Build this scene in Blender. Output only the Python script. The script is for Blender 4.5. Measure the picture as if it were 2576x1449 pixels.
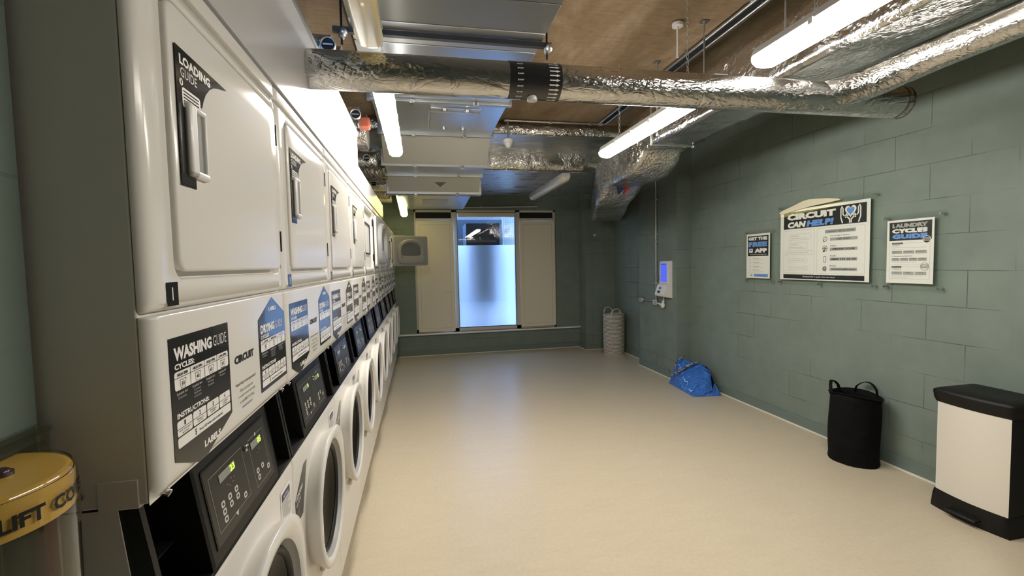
import bpy, bmesh, math, random
from mathutils import Vector, Matrix
random.seed(7)
for o in list(bpy.data.objects): bpy.data.objects.remove(o, do_unlink=True)
SC = bpy.context.scene
COL = SC.collection
R = math.radians

# ------------------------------------------------------------------ camera
def cam_axes(yaw, pitch, roll):
    a, b, r = R(yaw), R(pitch), R(roll)
    F = Vector((math.sin(a)*math.cos(b), math.cos(a)*math.cos(b), math.sin(b)))
    Rt = Vector((math.cos(a), -math.sin(a), 0))
    U = Rt.cross(F)
    return Rt*math.cos(r)-U*math.sin(r), U*math.cos(r)+Rt*math.sin(r), F
cr, cu, cf = cam_axes(11.4596, -3.0911, 1.1965)
cd = bpy.data.cameras.new('camera'); cam = bpy.data.objects.new('camera', cd); COL.objects.link(cam)
M = Matrix.Identity(4)
for i in range(3):
    M[i][0] = cr[i]; M[i][1] = cu[i]; M[i][2] = -cf[i]
M[2][3] = 1.5
cam.matrix_world = M
cd.sensor_width = 36; cd.sensor_fit = 'HORIZONTAL'; cd.lens = 36*1136.52/2576; cd.clip_start = .02
SC.camera = cam

# ------------------------------------------------------------------ world, exposure
w = bpy.data.worlds.new('world'); SC.world = w; w.use_nodes = True
bg = w.node_tree.nodes['Background']; bg.inputs[0].default_value = (.33, .56, 1.0, 1); bg.inputs[1].default_value = 4.6
SC.view_settings.view_transform = 'Standard'; SC.view_settings.look = 'None'
SC.view_settings.exposure = 1.98; SC.view_settings.gamma = 1; SC.view_settings.use_curve_mapping = False
try:
    SC.cycles.use_denoising = True; SC.cycles.max_bounces = 8; SC.cycles.diffuse_bounces = 5
    SC.cycles.glossy_bounces = 4; SC.cycles.transparent_max_bounces = 12
    SC.cycles.sample_clamp_indirect = 6; SC.cycles.caustics_reflective = False; SC.cycles.caustics_refractive = False
except Exception: pass
LAMP = 14.0
LAMP_COL = (1.0, .935, .84)

# ------------------------------------------------------------------ materials
def mat(name, col, rough=.5, metal=0, coat=0, spec=.5):
    m = bpy.data.materials.new(name); m.use_nodes = True
    b = m.node_tree.nodes['Principled BSDF']
    b.inputs['Base Color'].default_value = (*col, 1); b.inputs['Roughness'].default_value = rough
    b.inputs['Metallic'].default_value = metal; b.inputs['Coat Weight'].default_value = coat
    b.inputs['Specular IOR Level'].default_value = spec
    return m
def N(m, t, **kw):
    n = m.node_tree.nodes.new(t)
    for k, v in kw.items(): setattr(n, k, v)
    return n
def L(m, a, b): m.node_tree.links.new(a, b)
def bsdf(m): return m.node_tree.nodes['Principled BSDF']
def coords(m, scale=(1, 1, 1), rot=(0, 0, 0), loc=(0, 0, 0)):
    g = N(m, 'ShaderNodeNewGeometry'); mp = N(m, 'ShaderNodeMapping')
    mp.inputs['Scale'].default_value = scale; mp.inputs['Rotation'].default_value = rot; mp.inputs['Location'].default_value = loc
    L(m, g.outputs['Position'], mp.inputs[0]); return mp.outputs[0]
def noise(m, vec, scale, detail=4, rough=.5, dist=0):
    n = N(m, 'ShaderNodeTexNoise'); n.inputs['Scale'].default_value = scale; n.inputs['Detail'].default_value = detail
    n.inputs['Roughness'].default_value = rough; n.inputs['Distortion'].default_value = dist
    L(m, vec, n.inputs['Vector']); return n.outputs['Fac']
def ramp(m, fac, stops):
    r = N(m, 'ShaderNodeValToRGB'); e = r.color_ramp.elements
    while len(e) < len(stops): e.new(.5)
    for i, (p, c) in enumerate(stops): e[i].position = p; e[i].color = (*c, 1)
    L(m, fac, r.inputs[0]); return r.outputs[0]
def bump(m, h, strength, dist=.01, prev=None):
    b = N(m, 'ShaderNodeBump'); b.inputs['Strength'].default_value = strength; b.inputs['Distance'].default_value = dist
    L(m, h, b.inputs['Height'])
    if prev: L(m, prev, b.inputs['Normal'])
    return b.outputs[0]
def setn(m, n): L(m, n, bsdf(m).inputs['Normal'])

def block_wall(name, axis, y0=0.0, warm=0):
    """painted concrete block: courses .2315 m high, joints .45 m apart"""
    m = mat(name, (.1, .12, .1), .62, spec=.3)
    g = N(m, 'ShaderNodeNewGeometry'); s = N(m, 'ShaderNodeSeparateXYZ'); L(m, g.outputs['Position'], s.inputs[0])
    c = N(m, 'ShaderNodeCombineXYZ')
    a = N(m, 'ShaderNodeMath', operation='ADD'); a.inputs[1].default_value = y0
    L(m, s.outputs[axis], a.inputs[0]); L(m, a.outputs[0], c.inputs[0])
    z = N(m, 'ShaderNodeMath', operation='ADD'); z.inputs[1].default_value = -.0165+.2315*20
    L(m, s.outputs[2], z.inputs[0])
    # slight waviness of the joints
    nz = noise(m, coords(m), 1.7, 3); q = N(m, 'ShaderNodeMath', operation='MULTIPLY_ADD'); q.inputs[1].default_value = .012
    L(m, nz, q.inputs[0]); L(m, z.outputs[0], q.inputs[2]); L(m, q.outputs[0], c.inputs[1])
    b = N(m, 'ShaderNodeTexBrick'); b.inputs['Scale'].default_value = 1; b.inputs['Brick Width'].default_value = .45
    b.inputs['Row Height'].default_value = .2315; b.inputs['Mortar Size'].default_value = .0028; b.inputs['Mortar Smooth'].default_value = .35
    L(m, c.outputs[0], b.inputs['Vector'])
    patch = noise(m, coords(m), 1.9, 3)
    mk = N(m, 'ShaderNodeMath', operation='MULTIPLY'); L(m, b.outputs['Fac'], mk.inputs[0])
    pr = N(m, 'ShaderNodeMapRange'); pr.inputs[1].default_value = .47; pr.inputs[2].default_value = .62; pr.inputs[3].default_value = .06
    L(m, patch, pr.inputs[0]); L(m, pr.outputs[0], mk.inputs[1])
    col = ramp(m, noise(m, coords(m), 5, 6, .6), [(.3, (.168, .212, .187)), (.7, (.200, .248, .219))])
    mx = N(m, 'ShaderNodeMix', data_type='RGBA'); L(m, mk.outputs[0], mx.inputs[0]); L(m, col, mx.inputs[6])
    mx.inputs[7].default_value = (.10, .13, .117, 1); L(m, mx.outputs[2], bsdf(m).inputs['Base Color'])
    inv = N(m, 'ShaderNodeMath', operation='SUBTRACT'); inv.inputs[0].default_value = 1; L(m, mk.outputs[0], inv.inputs[1])
    n1 = bump(m, inv.outputs[0], .8, .004)
    n2 = bump(m, noise(m, coords(m), 60, 6, .7), .25, .003, n1)
    setn(m, n2); return m
M_wallY = block_wall('painted_block_wall_side', 1, .10)
M_wallX = block_wall('painted_block_wall_end', 0, .05)
M_skirt = mat('painted_skirting', (.15, .198, .18), .45)

def foil(name, col=(.62, .615, .60), rough=.17, sc=16, st=.75, aniso=(1, 1, 1)):
    m = mat(name, col, rough, metal=1)
    c = coords(m, aniso)
    v = N(m, 'ShaderNodeTexVoronoi'); v.feature = 'DISTANCE_TO_EDGE'; v.inputs['Scale'].default_value = sc*1.1
    dn = N(m, 'ShaderNodeTexNoise'); dn.inputs['Scale'].default_value = sc*.5; dn.inputs['Detail'].default_value = 4; L(m, c, dn.inputs['Vector'])
    ad = N(m, 'ShaderNodeVectorMath', operation='MULTIPLY_ADD'); ad.inputs[1].default_value = (.22, .22, .22)
    L(m, dn.outputs['Color'], ad.inputs[0]); L(m, c, ad.inputs[2]); L(m, ad.outputs[0], v.inputs['Vector'])
    r = N(m, 'ShaderNodeMapRange'); r.inputs[2].default_value = .25; L(m, v.outputs['Distance'], r.inputs[0])
    msk = N(m, 'ShaderNodeMapRange'); msk.inputs[1].default_value = .40; msk.inputs[2].default_value = .62; msk.inputs[3].default_value = .12; L(m, noise(m, c, 2.6, 3, .6), msk.inputs[0])
    def masked(h):
        q = N(m, 'ShaderNodeMath', operation='MULTIPLY'); L(m, h, q.inputs[0]); L(m, msk.outputs[0], q.inputs[1]); return q.outputs[0]
    n1 = bump(m, masked(r.outputs[0]), st*.55, .014)
    n2 = bump(m, masked(noise(m, c, sc*.45, 3, .5, 1.6)), st, .028, n1)
    setn(m, n2)
    rr = ramp(m, noise(m, c, 3, 3), [(.3, (rough*.8,)*3), (.7, (rough*1.5,)*3)]); L(m, rr, bsdf(m).inputs['Roughness'])
    return m
M_foil = foil('crinkled_foil', sc=16, st=.42)
M_foil_round = foil('foil_wrapped_tube', sc=24, st=.38, aniso=(.45, 1, 1))
M_foil_flat = foil('flat_foil_board', (.62, .64, .66), .3, 5, .22, (1, 3, 1))
M_foil_torn = foil('heavily_crinkled_foil', (.66, .645, .61), .16, 18, .7)
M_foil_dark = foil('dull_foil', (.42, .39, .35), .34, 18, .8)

def brown_ceiling():
    m = mat('brown_board_soffit', (.3, .2, .1), .85, spec=.2)
    c = coords(m, (1, .35, 1), (0, 0, .35))
    a = noise(m, c, 3.2, 9, .68, .6)
    col = ramp(m, a, [(.25, (.185, .128, .072)), (.5, (.30, .215, .13)), (.75, (.47, .37, .26))])
    b = N(m, 'ShaderNodeTexNoise'); b.inputs['Scale'].default_value = 40; b.inputs['Detail'].default_value = 5; L(m, coords(m, (.25, 1, 1)), b.inputs['Vector'])
    mx = N(m, 'ShaderNodeMix', data_type='RGBA', blend_type='MULTIPLY'); mx.inputs[0].default_value = .45
    L(m, col, mx.inputs[6]); L(m, ramp(m, b.outputs['Fac'], [(.3, (.6, .55, .5)), (.65, (1, 1, 1))]), mx.inputs[7])
    L(m, mx.outputs[2], bsdf(m).inputs['Base Color']); setn(m, bump(m, b.outputs['Fac'], .4, .004)); return m
M_ceil = brown_ceiling()
def vinyl():
    m = mat('beige_vinyl_floor', (.5, .42, .28), .42, spec=.4)
    a = noise(m, coords(m), 45, 8, .7)
    b = noise(m, coords(m, (.6, 2.0, 1), (0, 0, .3)), 7, 5, .6)
    c1 = ramp(m, a, [(.3, (.585, .510, .380)), (.7, (.655, .575, .435))])
    c2 = ramp(m, b, [(.30, (.95, .945, .93)), (.7, (1, 1, 1))])
    mx = N(m, 'ShaderNodeMix', data_type='RGBA', blend_type='MULTIPLY'); mx.inputs[0].default_value = 1
    L(m, c1, mx.inputs[6]); L(m, c2, mx.inputs[7]); L(m, mx.outputs[2], bsdf(m).inputs['Base Color'])
    L(m, ramp(m, b, [(.3, (.31,)*3), (.7, (.37,)*3)]), bsdf(m).inputs['Roughness'])
    setn(m, bump(m, a, .06, .001)); return m
M_floor = vinyl()
M_sealant = mat('white_sealant', (.82, .80, .72), .4)
M_white = mat('white_enamel', (.76, .74, .705), .17, spec=.25)
M_whitep = mat('white_plastic', (.78, .77, .76), .33, coat=.1)
M_fascia = mat('white_gloss_sheet', (.55, .55, .56), .22, spec=.35)
M_side = mat('grey_cabinet_steel', (.72, .705, .665), .45, spec=.4)
M_black = mat('black_plastic', (.009, .009, .009), .42, spec=.35)
M_panel = mat('dark_keypad_film', (.028, .028, .024), .35)
M_gloss = mat('gloss_black_print', (.022, .022, .024), .13, coat=.3)
M_print = mat('white_print', (.90, .88, .86), .3)
M_grey = mat('grey_print', (.42, .42, .42), .5)
M_darkprint = mat('dark_print', (.02, .02, .025), .4)
M_blue = mat('blue_print', (.16, .34, .80), .4)
M_key = mat('keypad_button', (.62, .62, .60), .4)
M_lcd = mat('lcd_glass', (.30, .32, .29), .25)
M_chrome = mat('polished_steel', (.75, .75, .75), .18, metal=1)
M_galv = mat('galvanised_steel', (.60, .63, .66), .30, metal=1)
M_galvd = mat('dull_galvanised_steel', (.50, .51, .50), .42, metal=1)
M_greige = mat('painted_metal_panel', (.46, .45, .39), .5, spec=.4)
M_unit = mat('grey_unit_casing', (.15, .15, .135), .34, metal=.5)
M_dsteel = mat('dark_steel', (.06, .06, .06), .4, metal=.6)
M_dark = mat('dark_recess', (.006, .006, .006), .8)
M_rubber = mat('grey_door_gasket', (.018, .018, .019), .5, spec=.3)
M_liner = mat('grey_door_liner', (.33, .335, .325), .38, coat=.2)
M_greylin = mat('darker_grey_liner', (.15, .16, .155), .4)
M_drumshade = mat('drum_steel_shade', (.02, .02, .02), .5, metal=.3)  # drum steel coloured near-black, painting in the shade inside the open dryers
M_inner = mat('grey_door_inner', (.40, .40, .395), .35)
M_cream = mat('cream_shutter', (.80, .745, .61), .5)
M_frame = mat('aluminium_window_frame', (.62, .58, .51), .42, spec=.4)
M_sill = mat('pale_window_sill', (.80, .79, .76), .35)
M_grn = mat('black_bin_plastic', (.006, .006, .006), .5, spec=.3)
M_red = mat('red_plastic', (.55, .03, .03), .35)
M_navy = mat('navy_print', (.02, .03, .13), .4)
M_yellow = mat('yellow_plastic', (.72, .45, .09), .3, coat=.3)
M_orange = mat('orange_sealant', (.26, .06, .028), .6)
M_lampoff = mat('unlit_diffuser', (.62, .60, .52), .3, coat=.3)
M_lampyel = mat('yellowed_diffuser', (.60, .50, .24), .28, coat=.3)
M_lamphouse = mat('grey_lamp_housing', (.52, .51, .48), .4)
M_out_dark = mat('outside_dark_wall', (.028, .042, .065), .6)
M_out_mid = mat('outside_grey_wall', (.13, .15, .18), .7)
M_out_white = mat('outside_pale_ground', (.75, .78, .82), .8)
def brushed():
    m = mat('brushed_steel', (.84, .81, .75), .42, metal=.4)
    a = noise(m, coords(m, (1, 1, 120)), 6, 3); setn(m, bump(m, a, .05, .001)); return m
M_brushed = brushed()
def emit(name, col, s):
    m = bpy.data.materials.new(name); m.use_nodes = True; nt = m.node_tree; nt.nodes.clear()
    e = nt.nodes.new('ShaderNodeEmission'); e.inputs[0].default_value = (*col, 1); e.inputs[1].default_value = s
    o = nt.nodes.new('ShaderNodeOutputMaterial'); nt.links.new(e.outputs[0], o.inputs[0]); return m
M_lit = emit('lit_diffuser', LAMP_COL, LAMP)
M_lityel = emit('dim_yellow_diffuser', (1.0, .84, .30), 2.0)
M_digit = emit('green_led_digit', (.45, 1.0, .05), .55)
M_screen = emit('blue_screen', (.09, .13, .72), .30)
M_screenlight = emit('lcd_glow', (.5, .75, .55), .35)
def thin_glass(name, tint=(1, 1, 1), rough=.0, refl=1.0):
    m = bpy.data.materials.new(name); m.use_nodes = True; nt = m.node_tree; nt.nodes.clear()
    t = nt.nodes.new('ShaderNodeBsdfTransparent'); t.inputs[0].default_value = (*tint, 1)
    g = nt.nodes.new('ShaderNodeBsdfGlossy'); g.inputs['Roughness'].default_value = rough
    f = nt.nodes.new('ShaderNodeLayerWeight'); f.inputs[0].default_value = .5
    pw = nt.nodes.new('ShaderNodeMath'); pw.operation = 'POWER'; pw.inputs[1].default_value = 4.5; nt.links.new(f.outputs['Facing'], pw.inputs[0])
    mu = nt.nodes.new('ShaderNodeMath'); mu.operation = 'MULTIPLY_ADD'; mu.inputs[1].default_value = .9*refl; mu.inputs[2].default_value = .04*refl; mu.use_clamp = True
    nt.links.new(pw.outputs[0], mu.inputs[0])
    mx = nt.nodes.new('ShaderNodeMixShader'); o = nt.nodes.new('ShaderNodeOutputMaterial')
    nt.links.new(mu.outputs[0], mx.inputs[0]); nt.links.new(t.outputs[0], mx.inputs[1]); nt.links.new(g.outputs[0], mx.inputs[2])
    nt.links.new(mx.outputs[0], o.inputs[0]); return m
M_glass = thin_glass('window_glass', refl=1.6)
M_acryl = thin_glass('clear_acrylic', (.96, .975, .96), .04, .55)
M_clear = thin_glass('clear_cover_plastic', (.88, .87, .82), .06, 1.6)
M_doorglass = thin_glass('smoked_door_glass', (.06, .06, .065), .03, .45)
def frosted():
    m = bpy.data.materials.new('frosted_film'); m.use_nodes = True; nt = m.node_tree; nt.nodes.clear()
    t = nt.nodes.new('ShaderNodeBsdfTranslucent'); t.inputs[0].default_value = (.93, .95, 1, 1)
    d = nt.nodes.new('ShaderNodeBsdfDiffuse'); d.inputs[0].default_value = (.5, .52, .56, 1)
    mx = nt.nodes.new('ShaderNodeMixShader'); mx.inputs[0].default_value = .16
    o = nt.nodes.new('ShaderNodeOutputMaterial')
    nt.links.new(t.outputs[0], mx.inputs[1]); nt.links.new(d.outputs[0], mx.inputs[2]); nt.links.new(mx.outputs[0], o.inputs[0]); return m
M_frost = frosted()
def woven():
    m = mat('woven_rope', (.55, .52, .46), .8)
    c = coords(m); s = N(m, 'ShaderNodeSeparateXYZ'); L(m, c, s.inputs[0])
    wv = N(m, 'ShaderNodeMath', operation='MULTIPLY'); wv.inputs[1].default_value = 2*math.pi/.020; L(m, s.outputs[2], wv.inputs[0])
    sn = N(m, 'ShaderNodeMath', operation='SINE'); L(m, wv.outputs[0], sn.inputs[0])
    n_ = noise(m, c, 70, 4, .6); ad = N(m, 'ShaderNodeMath', operation='MULTIPLY_ADD'); ad.inputs[1].default_value = .9; L(m, n_, ad.inputs[0]); s5 = N(m, 'ShaderNodeMath', operation='MULTIPLY'); s5.inputs[1].default_value = .32; L(m, sn.outputs[0], s5.inputs[0]); L(m, s5.outputs[0], ad.inputs[2])
    L(m, ramp(m, ad.outputs[0], [(.35, (.20, .18, .155)), (.60, (.88, .84, .77))]), bsdf(m).inputs['Base Color'])
    setn(m, bump(m, sn.outputs[0], .8, .004)); return m
M_woven = woven()
def bagblue():
    m = mat('blue_woven_plastic', (.040, .19, .72), .2, coat=.7)
    c = coords(m); setn(m, bump(m, noise(m, c, 9, 4, .6, 1.4), 1.0, .07)); return m
M_bag = bagblue()
def fabric_black():
    m = mat('black_nylon', (.005, .005, .0055), .8); setn(m, bump(m, noise(m, coords(m), 9, 5), .5, .03)); return m
M_nylon = fabric_black(); bsdf(M_nylon).inputs['Specular IOR Level'].default_value = .12
def mesh_panel():
    m = mat('white_mesh', (.7, .75, .8), .5); return m
M_mesh = mesh_panel()
M_strap = mat('patterned_webbing', (.10, .14, .10), .7)
def strapmat(m):
    L(m, ramp(m, noise(m, coords(m), 55, 2), [(.48, (.02, .035, .06)), (.55, (.42, .40, .30))]), bsdf(m).inputs['Base Color'])
strapmat(M_strap)

# ------------------------------------------------------------------ mesh building helpers
class MB:
    def __init__(s): s.v = []; s.f = []; s.m = []; s.sm = []
    def add(s, vs, fs, m=0, smooth=False):
        k = len(s.v); s.v += [tuple(p) for p in vs]
        for f in fs: s.f.append(tuple(i+k for i in f)); s.m.append(m); s.sm.append(smooth)
        return s
    def bm(s, b, m=0, smooth=False):
        b.verts.index_update(); s.add([v.co[:] for v in b.verts], [[v.index for v in f.verts] for f in b.faces], m, smooth); b.free(); return s
    def box(s, x0, x1, y0, y1, z0, z1, m=0, bev=0, seg=2, smooth=None):
        b = bmesh.new(); bmesh.ops.create_cube(b, size=1)
        for v in b.verts:
            v.co = ((x0+x1)/2+v.co.x*(x1-x0), (y0+y1)/2+v.co.y*(y1-y0), (z0+z1)/2+v.co.z*(z1-z0))
        if bev: bmesh.ops.bevel(b, geom=b.edges[:], offset=bev, segments=seg, affect='EDGES', profile=.5)
        b.normal_update(); b.verts.index_update()
        s.add([v.co[:] for v in b.verts], [], m)
        k = len(s.v)-len(b.verts)
        for f in b.faces:
            s.f.append(tuple(v.index+k for v in f.verts)); s.m.append(m); s.sm.append((bool(bev) if smooth is None else smooth) and max(abs(c) for c in f.normal) < .999)
        b.free(); return s
    def loft(s, rings, m=0, closed=True, cap0=False, cap1=False, smooth=True):
        n = len(rings[0]); vs = [p for r in rings for p in r]; fs = []
        for i in range(len(rings)-1):
            for j in range(n if closed else n-1):
                k = (j+1) % n; fs.append((i*n+j, i*n+k, (i+1)*n+k, (i+1)*n+j))
        s.add(vs, fs, m, smooth)
        if cap0: s.add(rings[0], [tuple(range(n))[::-1]], m, False)
        if cap1: s.add(rings[-1], [tuple(range(n))], m, False)
        return s
    def tube(s, pts, r, n=12, m=0, caps=True, smooth=True, flat=None):
        pts = [Vector(p) for p in pts]; rings = []; up = None
        for i, p in enumerate(pts):
            d = (pts[min(i+1, len(pts)-1)]-pts[max(i-1, 0)]).normalized()
            if up is None: up = d.orthogonal().normalized()
            up = (up-d*up.dot(d)).normalized(); sd = d.cross(up)
            rr = r[i] if isinstance(r, (list, tuple)) else r
            rings.append([tuple(p+up*math.cos(t)*rr+sd*math.sin(t)*rr*(flat or 1)) for t in [2*math.pi*j/n for j in range(n)]])
        return s.loft(rings, m, True, caps, caps, smooth)
    def ribbon(s, pts, wdir, wd, th=.003, m=0):
        """flat strap following pts, width along wdir"""
        w_ = Vector(wdir).normalized()*wd/2; rings = []
        P = [Vector(p) for p in pts]
        for i, p in enumerate(P):
            d = (P[min(i+1, len(P)-1)]-P[max(i-1, 0)]).normalized(); nn = d.cross(w_).normalized()*th/2
            rings.append([tuple(p+w_+nn), tuple(p-w_+nn), tuple(p-w_-nn), tuple(p+w_-nn)])
        return s.loft(rings, m, True, True, True, False)
    def disc(s, c, r, axis, n=24, m=0):
        c = Vector(c); a = Vector(axis).normalized(); u = a.orthogonal().normalized(); v = a.cross(u)
        return s.add([c+u*math.cos(2*math.pi*i/n)*r+v*math.sin(2*math.pi*i/n)*r for i in range(n)], [tuple(range(n))], m)
    def sphere(s, c, r, m=0, sx=1, sy=1, sz=1):
        b = bmesh.new(); bmesh.ops.create_uvsphere(b, u_segments=14, v_segments=9, radius=r)
        for v in b.verts: v.co = (c[0]+v.co.x*sx, c[1]+v.co.y*sy, c[2]+v.co.z*sz)
        return s.bm(b, m, True)
    def mesh(s, name, mats, org=(0, 0, 0)):
        me = bpy.data.meshes.new(name)
        me.from_pydata([(p[0]-org[0], p[1]-org[1], p[2]-org[2]) for p in s.v], [], s.f)
        for x in (mats if isinstance(mats, (list, tuple)) else [mats]): me.materials.append(x)
        me.polygons.foreach_set('material_index', s.m); me.polygons.foreach_set('use_smooth', s.sm); me.update(); return me
    def build(s, name, mats, parent=None, org=(0, 0, 0), fix=True):
        me = s.mesh(name, mats, org)
        if fix:
            b = bmesh.new(); b.from_mesh(me); bmesh.ops.recalc_face_normals(b, faces=b.faces); b.to_mesh(me); b.free()
        o = bpy.data.objects.new(name, me); COL.objects.link(o)
        if parent: o.parent = parent
        else: o.location = org
        return o
def tag(o, label, cat, group=None):
    o['label'] = label; o['category'] = cat
    if group: o['group'] = group
    return o
def thing(name, label, cat, loc=(0, 0, 0), group=None):
    o = bpy.data.objects.new(name, None); COL.objects.link(o); o.location = loc; o.empty_display_size = .1
    return tag(o, label, cat, group)
def struct(o): o['kind'] = 'structure'; return o
def rrect(a0, a1, b0, b1, r, n=6):
    """rounded rectangle outline, counter-clockwise, 4*(n+1) points; r may be a tuple of corner radii"""
    rs = r if isinstance(r, tuple) else (r,)*4; P = []
    for (ca, cb, st, rad) in ((a1, b0, -90, rs[0]), (a1, b1, 0, rs[1]), (a0, b1, 90, rs[2]), (a0, b0, 180, rs[3])):
        sa = -1 if ca == a1 else 1; sb = -1 if cb == b1 else 1
        for i in range(n+1):
            t = R(st+90*i/n); P.append((ca+sa*rad+math.cos(t)*rad, cb+sb*rad+math.sin(t)*rad))
    return P

# text --------------------------------------------------------------
_tc = {}
def text_mesh(body, bold=0.0):
    k = (body, bold)
    if k not in _tc:
        c = bpy.data.curves.new('lettering', 'FONT'); c.body = body; c.size = 1; c.offset = bold; c.resolution_u = 2
        o = bpy.data.objects.new('lettering', c); COL.objects.link(o)
        me = bpy.data.meshes.new_from_object(o)
        vs = [(v.co.x, v.co.y) for v in me.vertices]; fs = [tuple(p.vertices) for p in me.polygons]
        bpy.data.objects.remove(o, do_unlink=True); bpy.data.curves.remove(c); bpy.data.meshes.remove(me)
        x0 = min(v[0] for v in vs); x1 = max(v[0] for v in vs); y0 = min(v[1] for v in vs); y1 = max(v[1] for v in vs)
        _tc[k] = ([((v[0]-x0)/(x1-x0), (v[1]-y0)/(y1-y0)) for v in vs], fs, (x1-x0)/(y1-y0))
    return _tc[k]
class Flat(MB):
    """printed graphics on a plane: origin o, right u, up v, outward n"""
    def __init__(s, o, u, v, n, dn=.0003):
        super().__init__(); s.o = Vector(o); s.u = Vector(u); s.w = Vector(v); s.n = Vector(n); s.dn = dn
    def p(s, a, b, l=0): return tuple(s.o+s.u*a+s.w*b+s.n*s.dn*(l+1))
    def poly(s, pts, m=0, l=0): return s.add([s.p(a, b, l) for a, b in pts], [tuple(range(len(pts)))], m)
    def rect(s, a0, a1, b0, b1, m=0, l=0, r=0):
        return s.poly(rrect(a0, a1, b0, b1, r, 4) if r else [(a0, b0), (a1, b0), (a1, b1), (a0, b1)], m, l)
    def frame(s, a0, a1, b0, b1, t, m=0, l=0, r=0):
        o = rrect(a0, a1, b0, b1, max(r, .0001), 4); i = rrect(a0+t, a1-t, b0+t, b1-t, max(r-t, .0001), 4); n = len(o)
        return s.add([s.p(*q, l) for q in o]+[s.p(*q, l) for q in i], [(k, (k+1) % n, n+(k+1) % n, n+k) for k in range(n)], m)
    def stroke(s, pts, t, m=0, l=0):
        L_ = []; Rr = []
        for i, q in enumerate(pts):
            a = pts[max(i-1, 0)]; b = pts[min(i+1, len(pts)-1)]; d = Vector((b[0]-a[0], b[1]-a[1])).normalized()
            L_.append((q[0]-d.y*t/2, q[1]+d.x*t/2)); Rr.append((q[0]+d.y*t/2, q[1]-d.x*t/2))
        k = len(pts)
        return s.add([s.p(*q, l) for q in L_]+[s.p(*q, l) for q in Rr], [(i, i+1, k+i+1, k+i) for i in range(k-1)], m)
    def circle(s, a, b, r, m=0, l=0, n=20): return s.poly([(a+r*math.cos(2*math.pi*i/n), b+r*math.sin(2*math.pi*i/n)) for i in range(n)], m, l)
    def ring(s, a, b, r, t, m=0, l=0, n=24): return s.stroke([(a+r*math.cos(2*math.pi*i/n), b+r*math.sin(2*math.pi*i/n)) for i in range(n+1)], t, m, l)
    def text(s, body, a, b, h, w_=None, m=0, l=1, bold=.02, shear=0, align='l', slope=0, flipx=False):
        vs, fs, asp = text_mesh(body, bold)
        W = w_ if w_ else h*asp
        if align == 'c': a -= W/2
        if align == 'r': a -= W
        return s.add([s.p(a+((1-x) if flipx else x)*W+shear*y*h, b+y*h+slope*x*W, l) for x, y in vs], fs, m)

# ------------------------------------------------------------------ room shell
X_L, X_R, X_P, Y_B, Z_C = -.537, 3.28, 3.087, 7.60, 3.0
def wallbox(name, *a, m=None):
    b = MB(); b.box(*a); return struct(b.build(name, m))
wallbox('floor', -1.4, 3.6, -2.7, 7.8, -.12, 0, m=M_floor)
wallbox('ceiling', -1.4, 3.6, -2.7, 7.9, Z_C, Z_C+.15, m=M_ceil)
wallbox('wall_left', X_L-.3, X_L, -2.6, .750, 0, Z_C, m=M_wallY)
wallbox('wall_left', -1.35, -1.2, .75, Y_B, 0, Z_C, m=M_wallY)
wallbox('wall_right', X_R, X_R+.2, -2.6, Y_B+.2, 0, Z_C, m=M_wallY)
wallbox('wall_right', X_P, X_R+.001, 5.033, 5.99, 0, Z_C, m=M_wallY).name = 'wall_right_pillar'
wallbox('wall_front', -1.35, 3.5, -2.75, -2.6, 0, Z_C, m=M_wallX)
# end wall: below, left, right and above the window opening
b = MB(); WY0, WY1 = Y_B, Y_B+.15
b.box(-1.35, 3.48, WY0, WY1, 0, .372); b.box(-1.35, -.08, WY0, WY1, .372, 2.41); b.box(2.338, 3.48, WY0, WY1, .372, 2.41); b.box(-1.35, 3.48, WY0, WY1, 2.41, Z_C)
struct(b.build('wall_back', M_wallX))
wallbox('wall_back', 2.756, X_R, 7.28, Y_B+.001, 0, Z_C, m=M_wallX).name = 'wall_back_column'
def base(name, x0, x1, y0, y1):
    struct(MB().box(x0, x1, y0, y1, 0, .088, bev=.003).build(name, M_skirt))
base('baseboard_right', X_R-.014, X_R, -2.6, 5.033); base('baseboard_right', X_P-.014, X_P, 5.02, 5.99)
base('baseboard_right', X_P-.014, X_R, 5.019, 5.033)
base('baseboard_right', X_R-.014, X_R, 5.99, 7.28); base('baseboard_back', 2.742, X_R, 7.266, 7.28)
base('baseboard_back', 2.742, 2.756, 7.27, Y_B); base('baseboard_back', -.4, 2.756, Y_B-.014, Y_B)
def seal(x0, x1, y0, y1): return struct(MB().box(x0, x1, y0, y1, 0, .007).build('trim_1', M_sealant))
seal(X_R-.026, X_R-.014, -2.6, 5.02); seal(X_P-.026, X_P-.014, 5.01, 6.0); seal(X_R-.026, X_R-.014, 6.0, 7.266)
seal(2.735, X_R-.02, 7.254, 7.266); seal(2.73, 2.742, 7.254, 7.59); seal(-.37, 2.73, Y_B-.026, Y_B-.014)

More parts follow.
